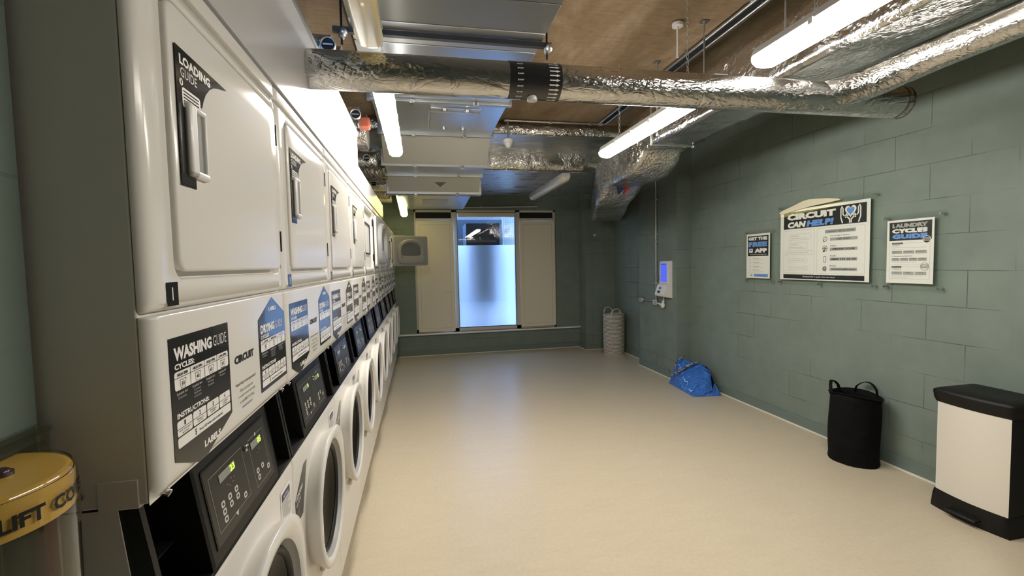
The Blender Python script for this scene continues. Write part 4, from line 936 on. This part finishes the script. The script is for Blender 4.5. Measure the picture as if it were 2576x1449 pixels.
def dw_main(f, W, H):
    U = lambda u: u*W; V = lambda v: H-v*H
    f.rect(U(.045), U(.967), V(.275), V(.035), 0, 0)
    f.text('CIRCUIT', U(.09), V(.152), H*.088, W*.575, 1, 1, .07); f.text('CAN', U(.09), V(.262), H*.086, W*.225, 1, 1, .07, shear=.22); f.text('HELP!', U(.335), V(.262), H*.086, W*.30, 2, 1, .07, shear=.22)
    cxh, cy = U(.815), V(.115); s = H*.085
    heart = lambda k: [(cxh+k*s*.062*16*math.sin(t)**3/1.0*.9, cy+k*s*.062*(13*math.cos(t)-5*math.cos(2*t)-2*math.cos(3*t)-math.cos(4*t))) for t in [2*math.pi*i/40 for i in range(40)]]
    f.poly(heart(1.0), 1, 1); f.poly(heart(.68), 2, 2)
    for sg in (-1, 1):
        f.stroke([(cxh+sg*x*s, cy+z*s) for x, z in ((1.25, -1.75), (1.55, -.9), (1.55, .4), (1.40, .75), (1.22, .4), (1.20, -.45), (.75, -.95), (.40, -.65), (.62, -.45), (.95, -.85))], s*.2, 1, 2)
        f.stroke([(cxh+sg*x*s, cy+z*s) for x, z in ((.12, -1.75), (.12, -1.25), (.70, -.70))], s*.2, 1, 2)
    f.frame(U(.045), U(.432), V(.905), V(.30), .0016, 5, 0, .004); f.frame(U(.462), U(.957), V(.905), V(.30), .0016, 5, 0, .004)
    for k, (u0, u1, v, two) in enumerate(((.13, .385, .352, 1), (.115, .35, .475, 1), (.075, .41, .588, 0), (.10, .355, .695, 0), (.115, .36, .805, 0))):
        h = .085 if two else .055
        f.frame(U(u0), U(u1), V(v+h), V(v), .0014, 3, 1, .010)
        tx = (('Ahhhh!...', 'The machine isnt starting.'), ("Can't hear very", 'because I cant ...'), ("I just don't know what to do!", ''), ('I got to help the coin?', ''), ("I'm on it with the app!", ''))[k]
        f.text(tx[0], U(u0)+.012, V(v+.036), H*.018, (U(u1)-U(u0))*(.45 if two else .82), 3, 1, .01)
        if two: f.text(tx[1], U(u0)+.012, V(v+.07), H*.017, (U(u1)-U(u0))*.78, 3, 1, .01)
        f.stroke([(U(u0)+.004, V(v+h)), (U(u0)-.010, V(v+h)-.006), (U(u0)+.02, V(v+h))], .0014, 3, 1)
    f.rect(U(.55), U(.87), V(.375), V(.33), 3, 1); f.text('CONTACT: GET IN TOUCH!', U(.57), V(.364), H*.022, W*.285, 0, 2, .02)
    rows = (('Use our app or website:', 'LIVE CHAT', .455), ('Website:', 'CIRCUIT.CO.UK', .585), ('Call:', '0800 191 22 66', .715), ('Email:', 'customerservice@circuit.com', .845))
    for k, (a, c, v) in enumerate(rows):
        f.text(a, U(.61), V(v-.035), H*.017, W*(.20 if k == 0 else .065), 0, 1, .01); f.rect(U(.608), U(.888), V(v+.020), V(v-.020), 3, 1)
        f.text(c, U(.75), V(v+.011), H*.022, W*(.14, .235, .25, .25)[k], 0, 2, (.03, .045, .045, .03)[k], align='c')
        x, z = U(.553), V(v-.005); r = H*.030
        if k == 0: f.ring(x, z, r, .0035, 0, 1); [f.circle(x+q*r*.45, z, .0025, 0, 1, 8) for q in (-1, 0, 1)]; f.poly([(x-r*.9, z-r*.3), (x-r*.8, z-r*1.3), (x-r*.1, z-r*.9)], 0, 1)
        if k == 1:
            f.ring(x, z+.004, r*1.15, .0035, 0, 1); f.ring(x, z+.004, r*.5, .003, 0, 1); f.stroke([(x-r, z+.004), (x+r, z+.004)], .003, 0, 1); f.stroke([(x, z-r), (x, z+r)], .003, 0, 1); f.poly([(x-r*1.2, z-r*1.3), (x-r*.2, z-r*.2), (x-r*.1, z-r*1.3)], 0, 2)
        if k == 2: f.frame(x-.013, x+.013, z-.028, z+.022, .0032, 0, 1, .004)
        if k == 3: f.text('@', x, z-r*1.1, r*2.2, None, 0, 1, .02, align='c')
    f.rect(U(.045), U(.957), V(.985), V(.925), 0, 0); f.text('Getting help is quick, free and easy!', U(.48), V(.966), H*.024, W*.37, 1, 1, .01, align='c')
poster('largest wall poster with a blue heart held in two hands and CIRCUIT CAN HELP!', 3.588, 2.746, 1.306, 1.924, 3.615, 2.690, 1.262, 1.968, dw_main, ((3.17, 1.275),))
def dw_app(f, W, H):
    U = lambda u: u*W; V = lambda v: H-v*H
    f.rect(U(.06), U(.94), V(.50), V(.045), 0, 0)
    f.text('GET THE', U(.09), V(.145), H*.075, W*.80, 1, 1, .07); f.text('FREE', U(.09), V(.290), H*.108, W*.80, 2, 1, .08); f.text('APP', U(.36), V(.425), H*.095, W*.53, 1, 1, .08)
    f.rect(U(.12), U(.28), V(.42), V(.33), 1, 1, .006); f.rect(U(.14), U(.25), V(.385), V(.345), 2, 2)
    f.text('PAY AND USE THE LAUNDRY WAY', U(.18), V(.475), H*.018, W*.70, 1, 1, .01)
    for k in range(4):
        v = .57+.085*k; f.ring(U(.16), V(v), H*.018, .002, 3, 1, 12); f.text('Download', U(.30), V(v-.002), H*.016, W*.26, 0, 1, .01); f.text('Top up with the app wallet', U(.30), V(v+.025), H*.013, W*.44, 3, 1, 0)
    f.rect(U(.06), U(.94), V(.885), V(.882), 3, 0); f.rect(U(.34), U(.93), V(.965), V(.905), 2, 1, .003); f.text('www.circuit.co.uk', U(.46), V(.945), H*.02, W*.36, 4, 2, .01); f.rect(U(.20), U(.26), V(.945), V(.925), 0, 1)
poster('smallest wall poster reading GET THE FREE APP, left of the other two', 4.028, 3.716, 1.306, 1.742, 4.055, 3.660, 1.262, 1.778, dw_app)
def dw_cyc(f, W, H):
    U = lambda u: u*W; V = lambda v: H-v*H
    f.rect(U(.055), U(.955), V(.325), V(.035), 0, 0)
    f.text('LAUNDRY', U(.12), V(.125), H*.066, W*.76, 3, 1, .07); f.text('CYCLES', U(.115), V(.210), H*.070, W*.76, 1, 1, .08); f.text('GUIDE', U(.12), V(.300), H*.076, W*.75, 2, 1, .09)
    f.circle(U(.86), V(.325), H*.058, 1, 2); f.circle(U(.86), V(.325), H*.050, 0, 3)
    for k in range(3): f.stroke([(U(.78), V(.305+.02*k)-.002), (U(.83), V(.300+.02*k)), (U(.93), V(.305+.02*k))], .003, 1, 4)
    f.frame(U(.07), U(.93), V(.70), V(.365), .0012, 3, 0, .004); f.frame(U(.07), U(.93), V(.93), V(.735), .0012, 3, 0, .004)
    f.rect(U(.12), U(.36), V(.385), V(.357), 0, 1, .003); f.text('WASHER CYCLES', U(.13), V(.378), H*.012, W*.21, 1, 2, .01); f.rect(U(.12), U(.34), V(.755), V(.727), 0, 1, .003); f.text('DRYER CYCLES', U(.13), V(.748), H*.012, W*.19, 1, 2, .01)
    f.text('1 Prepare', U(.12), V(.415), H*.015, W*.17, 0, 1, .03)
    for k, (u0, u1, v) in enumerate(((.12, .85, .440), (.12, .38, .465), (.12, .65, .673), (.12, .78, .885), (.12, .48, .905))): f.rect(U(u0), U(u1), V(v), V(v)+.0016, 3, 1)
    for k in range(3): f.rect(U(.12+.255*k), U(.12+.255*k+.235), V(.535), V(.485), 3, 1); f.text('SEPARATE', U(.14+.255*k), V(.508), H*.013, W*.17, 0, 2, .01)
    f.text('2 Temperature and Spin Speed', U(.12), V(.578), H*.013, W*.45, 0, 1, .02)
    for k in range(4): f.rect(U(.12+.19*k), U(.12+.19*k+.178), V(.65), V(.60), 3, 1); f.text('NORMAL', U(.14+.19*k), V(.622), H*.013, W*.13, 0, 2, .01)
    f.text('3 Temperature', U(.12), V(.785), H*.013, W*.22, 0, 1, .02)
    for k in range(3): f.rect(U(.12+.255*k), U(.12+.255*k+.235), V(.865), V(.815), 3, 1); f.text(('LOW', 'MEDIUM', 'HIGH')[k], U(.2375+.255*k), V(.835), H*.012, W*.09, 0, 2, .01, align='c')
    f.circle(U(.83), V(.735), H*.058, 1, 2); f.ring(U(.83), V(.735), H*.056, .002, 0, 3)
    for k in range(3): f.stroke([(U(.75), V(.715+.02*k)-.002), (U(.80), V(.710+.02*k)), (U(.90), V(.715+.02*k))], .003, 0, 4)
poster('wall poster reading LAUNDRY CYCLES GUIDE, nearest the camera', 2.621, 2.321, 1.309, 1.744, 2.645, 2.262, 1.262, 1.782, dw_cyc)

# crumpled top of the large poster's sleeve
b = MB(); P = [(3.60, 1.905), (3.56, 1.925), (3.44, 1.955), (3.34, 1.983), (3.28, 1.990), (3.20, 1.985), (3.10, 1.975), (3.00, 1.958), (2.98, 1.945), (3.10, 1.938), (3.25, 1.930), (3.40, 1.915), (3.55, 1.890)]
b.add([(3.2410, y, z) for y, z in P]+[(3.2422, y, z) for y, z in P], [tuple(range(13)), tuple(range(25, 12, -1))]+[(i, (i+1) % 13, 13+(i+1) % 13, 13+i) for i in range(13)])
M_sleeve = mat('yellowed_sleeve', (.72, .68, .50), .3)
o = b.build('sleeve', M_sleeve, None, (3.241, 3.3, 1.89)); o.name = 'poster_sleeve'; tag(o, 'crumpled yellowish plastic sleeve peaking over the top of the largest poster', 'sleeve')

# ------------------------------------------------------------------ pedal bin
BX0, BX1, BY0, BY1 = 2.985, 3.255, 1.735, 2.090
t = thing('pedal_bin', 'tall brushed steel pedal bin with black lid in the bottom right corner', 'bin', (3.12, 1.91, 0)); O = (3.12, 1.91, 0)
def dshape(x0, x1, y0, y1, bow, z, n=12, r=.02):
    P = []
    for i in range(n+1):
        q = i/n; y = y1-(y1-y0)*q; P.append((x0-bow*(1-(2*q-1)**2), y, z))
    for (cx_, cy_, s) in ((x1-r, y0+r, -90), (x1-r, y1-r, 0)):
        for k in range(4): a = R(s+30*k); P.append((cx_+r*math.cos(a), cy_+r*math.sin(a), z))
    return P
b = MB(); b.loft([dshape(BX0+.004, BX1, BY0+.002, BY1-.002, .022, z) for z in (.105, .64)], 0, True, True, True); b.build('bin_body', M_grn, t, O)
b = MB(); rows = []
for z in (.108, .640): rows.append([(BX0-.001-.022*(1-(2*q-1)**2), BY1-.006-(BY1-BY0-.012)*q, z) for q in [i/16 for i in range(17)]])
b.loft(rows, 0, False); b.build('steel_panel', M_brushed, t, O)
b = MB(); b.loft([dshape(BX0-.002, BX1, BY0-.002, BY1+.002, .022, .636), dshape(BX0-.008, BX1+.004, BY0-.008, BY1+.010, .024, .66), dshape(BX0-.012, BX1+.006, BY0-.012, BY1+.014, .026, .695), dshape(BX0-.010, BX1+.006, BY0-.010, BY1+.012, .026, .708), dshape(BX0+.01, BX1, BY0+.01, BY1-.008, .024, .720), dshape(BX0+.06, BX1-.03, BY0+.05, BY1-.05, .01, .722)], 0, True, True, True)
b.build('lid', M_grn, t, O)
b = MB(); b.loft([dshape(BX0-.010, BX1, BY0-.008, BY1+.010, .024, z_) for z_ in (0.0, .012)]+[dshape(BX0-.006, BX1, BY0-.004, BY1+.006, .024, .075), dshape(BX0-.001, BX1, BY0, BY1, .022, .110)], 0, True, True, True); b.build('base', M_grn, t, O)
b = MB(); b.box(BX0-.075, BX0-.01, 1.84, 1.99, .034, .046, 0, .004); b.build('pedal', M_black, t, O)

# ------------------------------------------------------------------ black collapsible hamper
HX, HY = 3.098, 2.705
t = thing('laundry_hamper', 'round black fabric laundry hamper with two handles left of the steel bin', 'laundry hamper', (HX, HY, 0)); O = (HX, HY, 0)
rnd = random.Random(4); b = MB(); n = 48; rings = []
for k in range(15):
    z = .49*k/14; q = k/14
    bulge = .147+.006*math.sin(q*3.1)+(.006 if k in (0, 14) else 0)
    rr = []
    for i in range(n):
        a = 2*math.pi*i/n; r = bulge*(1+.018*math.sin(3*a+q*4)+.012*math.sin(7*a-q*6))
        rr.append((HX+r*math.cos(a), HY+r*math.sin(a)*1.05, .004+z+.012*(1 if k == 14 else 0)*math.sin(2*a+.6)-.012*math.cos(a)*q))
    rings.append(rr)
inner = [[(HX+(p[0]-HX)*s, HY+(p[1]-HY)*s, p[2]-d) for p in rings[-1]] for s, d in ((1.0, 0), (.97, .004), (.95, .05), (.93, .42))]
b.loft(rings+inner[1:], 0, True, True, True); b.build('fabric_body', M_nylon, t, O)
b = MB(); top = rings[-1]
b.tube([(HX+(p[0]-HX)*1.02, HY+(p[1]-HY)*1.02, p[2]) for p in top+top[:1]], .004, 8); b.build('rim', M_nylon, t, O)
for sgn, ph in ((1, R(112)), (1, R(8))):
    b = MB(); P = []
    for i in range(13):
        q = i/12; a = ph+(q-.5)*1.15; lift = .066*math.sin(math.pi*q)**.75
        P.append((HX+.142*math.cos(a), HY+.149*math.sin(a), .498+lift-.02*(1 if i in (0, 12) else 0)))
    b.ribbon(P, (math.cos(ph+math.pi/2)*0+math.cos(ph), math.sin(ph), 0), .022, .004); b.build('carry_handle', M_nylon, t, O)
b = MB(); rnd = random.Random(2); b.loft([[(HX+r*math.cos(2*math.pi*i/24)*(1+.1*math.sin(i)), HY+r*math.sin(2*math.pi*i/24), z+rnd.uniform(-.014, .014)) for i in range(24)] for r, z in ((.125, .36), (.118, .405), (.09, .432), (.05, .440), (.01, .445))], 0, True, True, True)
M_cloth = fabric_black(); tag(b.build('dark_clothes', M_cloth, None, (HX, HY, .40)), 'dark clothes lying inside the black hamper', 'clothes')

# ------------------------------------------------------------------ woven basket
KX, KY = 3.065, 6.84
t = thing('laundry_basket', 'tall cream woven rope basket with loop handles by the end column', 'laundry basket', (KX, KY, 0)); O = (KX, KY, 0)
b = MB(); n = 40; rings = []
for k in range(24):
    q = k/23; r = .168+.006*q-.010*math.exp(-q*14)
    rings.append([(KX+r*(1+.01*math.sin(3*a+2*q))*math.cos(a), KY+r*math.sin(a), .66*q+.004*math.sin(2*a)*q) for a in [2*math.pi*i/n for i in range(n)]])
inner = [[(KX+(p[0]-KX)*s, KY+(p[1]-KY)*s, p[2]-d) for p in rings[-1]] for s, d in ((.94, .002), (.92, .1), (.92, .5))]
b.loft(rings+inner, 0, True, True, True); b.build('basket_body', M_woven, t, O)
for yy, lean in ((KY-.150, -.01), (KY+.150, .01)):
    b = MB(); P = [(KX-.075, yy, .60), (KX-.074, yy, .68), (KX-.055, yy+lean, .725), (KX-.02, yy+lean*2, .748), (KX+.02, yy+lean*2, .748), (KX+.055, yy+lean, .725), (KX+.074, yy, .68), (KX+.075, yy, .60)]
    P = [(p[0]-.03, p[1], p[2]) for p in P]; b.ribbon(P, (0, 1, 0), .03, .008)
    b.build('loop_handle', mat('cream_webbing', (.62, .60, .55), .75), t, O)
b = MB(); b.tube([(KX+.05, KY-.176, .63), (KX+.062, KY-.181, .55), (KX+.055, KY-.180, .52)], .005, 8); b.box(KX+.045, KX+.068, KY-.183, KY-.178, .49, .535); b.build('hanging_tag', M_woven, t, O)

# ------------------------------------------------------------------ blue shopping bag
t = thing('shopping_bag', 'large blue woven plastic bag slumped against the corner of the pillar', 'bag', (3.05, 4.66, 0)); O = (3.05, 4.66, 0)
# base rectangle corners (left-back, left-front, right-front, right-back) and the slumped upper edge
def lerp(a, c, q): return tuple(a[i]+(c[i]-a[i])*q for i in range(3))
A0, B0, C0, D0 = (2.945, 4.96, .003), (2.885, 4.40, .003), (3.215, 4.335, .003), (3.24, 4.90, .003)
A0, B0, C0, D0 = (2.935, 4.955, .003), (2.889, 4.385, .003), (3.210, 4.345, .003), (3.255, 4.93, .003)
A1, B1, P2, P4, D1 = (3.045, 4.965, .305), (3.175, 4.655, .285), (3.105, 4.362, .058), (3.205, 4.54, .225), (3.255, 4.90, .26)
PM = (3.172, 4.425, .125)
b = MB()
def patch(p00, p10, p11, p01, nu, nv, bul, nrm, seed):
    r_ = random.Random(seed); G_ = []
    for j in range(nv+1):
        row = []
        for i in range(nu+1):
            u, v = i/nu, j/nv; p = lerp(lerp(p00, p10, u), lerp(p01, p11, u), v); s = bul*math.sin(math.pi*u)*math.sin(math.pi*v)
            jj = 0 if (i in (0, nu) or j in (0, nv)) else .006
            row.append((p[0]+nrm[0]*s+r_.uniform(-jj, jj), p[1]+nrm[1]*s+r_.uniform(-jj, jj), max(.003, p[2]+nrm[2]*s+r_.uniform(-jj, jj))))
        G_.append(row)
    b.loft(G_, 0, False)
patch(A0, B0, B1, A1, 14, 10, .035, (-.9, -.1, .3), 1)            # long front face
def tri(p0, p1, p2, n, bul, nrm, seed): patch(p0, p1, p2, p2, n, n, bul, nrm, seed)
b.add([], []); patch(B0, P2, P4, B1, 10, 10, .045, (.25, -.75, .25), 2)   # folded gusset end, catching the light
patch(B0, C0, PM, P2, 6, 5, .0, (0, 0, 0), 3); patch(C0, (3.262, 4.62, .003), (3.262, 4.66, .20), PM, 6, 5, 0, (0, 0, 0), 6); patch(PM, (3.262, 4.66, .20), (3.262, 4.70, .25), P4, 4, 4, 0, (0, 0, 0), 7)
patch(D0, A0, A1, D1, 6, 6, 0, (0, 0, 0), 4); patch(A1, B1, (3.255, 4.66, .24), D1, 8, 5, -.03, (0, 0, 1), 5)
patch((3.262, 4.62, .003), D0, D1, (3.262, 4.68, .24), 4, 4, 0, (0, 0, 0), 8)
b.build('bag_body', M_bag, t, O)
fl = [(2.93, 4.42, .09), (2.965, 4.44, .17), (3.03, 4.50, .235)]
b = MB(); b.ribbon([(3.075, 4.86, .345), (3.02, 4.86, .32), (2.955, 4.855, .25), (2.925, 4.84, .20)], (.2, .9, .1), .03, .004)
b.build('carry_strap', M_strap, t, O)
b = MB(); b.ribbon([(3.125, 4.66, .32), (3.05, 4.69, .285), (2.975, 4.745, .22), (2.92, 4.80, .165), (2.90, 4.85, .135), (2.90, 4.89, .145), (2.915, 4.915, .175)], (.1, .75, .3), .034, .004)
b.build('carry_strap', M_strap, t, O)

# ------------------------------------------------------------------ call point with clear lift cover
t = thing('call_point_cover', 'clear call point cover with yellow LIFT COVER band at the bottom left', 'call point', (X_L, .61, 1.13)); O = (X_L, .61, 1.13)
b = MB(); b.box(X_L, X_L+.016, .455, .752, .98, 1.290, 0, .005, 3); b.box(X_L+.014, X_L+.020, .475, .735, 1.262, 1.268); b.box(X_L+.012, X_L+.022, .46, .745, 1.280, 1.286); b.build('back_frame', M_clear, t, O)
cy_, sy_, sx_ = .600, .100, .110
def dome(z, k=1.0, n=30, a0=-90, a1=90, off=0):
    P = []
    for i in range(n+1):
        a = R(a0+(a1-a0)*i/n); c_, s_ = math.cos(a), math.sin(a)
        P.append((X_L+.016+(sx_*abs(c_)+off)*k, cy_+(sy_+off)*k*s_, z))
    return P
b = MB(); b.loft([dome(.985), dome(1.20), dome(1.259), dome(1.266, .985), dome(1.270, .955)], 0, False); b.build('clear_shell', M_clear, t, O)
b = MB(); rg_ = [dome(1.263, .96), dome(1.2665, .94), dome(1.2675, .90)]
b.loft(rg_, 0, False); b.add(rg_[-1], [tuple(range(len(rg_[-1])))], 0)
b.loft([dome(1.222, .975), dome(1.263, .975)], 0, False); b.build('yellow_band', M_yellow, t, O)
def wraptext(body, a0, a1, z, h, m):
    vs, fs, _ = text_mesh(body, .04); P = []
    for p, q in vs:
        a = R(a0+(a1-a0)*p); c_, s_ = math.cos(a), math.sin(a); P.append((X_L+.016+(sx_*abs(c_)+.0008), cy_+(sy_+.0008)*s_, z+q*h))
    return P, fs
for s, a0, a1 in (('LIFT', -35, -12), ('COVER', -7, 36)):
    P, F_ = wraptext(s, a0, a1, 1.232, .0165, 0); b = MB(); b.add(P, F_); b.build('lettering', M_black, t, O, fix=False)
b = MB(); b.tube([(X_L+.055, .618, 1.267), (X_L+.055, .618, 1.2715)], .0115, 20); b.sphere((X_L+.055, .618, 1.2715), .0095, 0, 1, 1, .55); b.build('domed_screw', mat('purple_brown_screw', (.10, .075, .085), .25, metal=.6), t, O)
b = MB(); b.box(X_L+.016, X_L+.046, .500, .618, 1.075, 1.182, 0, .012, 3); b.build('call_point', M_red, t, O)
b = MB(); b.ring = None
f = Flat((X_L+.047, 0, 0), (0, 1, 0), (0, 0, 1), (1, 0, 0)); f.stroke([(.580+.026*math.cos(a), 1.125+.032*math.sin(a)) for a in [R(-40+130*i/14) for i in range(15)]], .006, 0, 0); f.build('ring_marking', M_print, t, O, fix=False)
b = MB(); b.tube([(X_L+.016, .660, 1.085), (X_L+.04, .662, 1.08), (X_L+.065, .658, 1.06)], .004, 8); b.box(X_L+.016, X_L+.08, .655, .662, .99, 1.205, 0, .002); b.build('inner_bracket', M_clear, t, O)
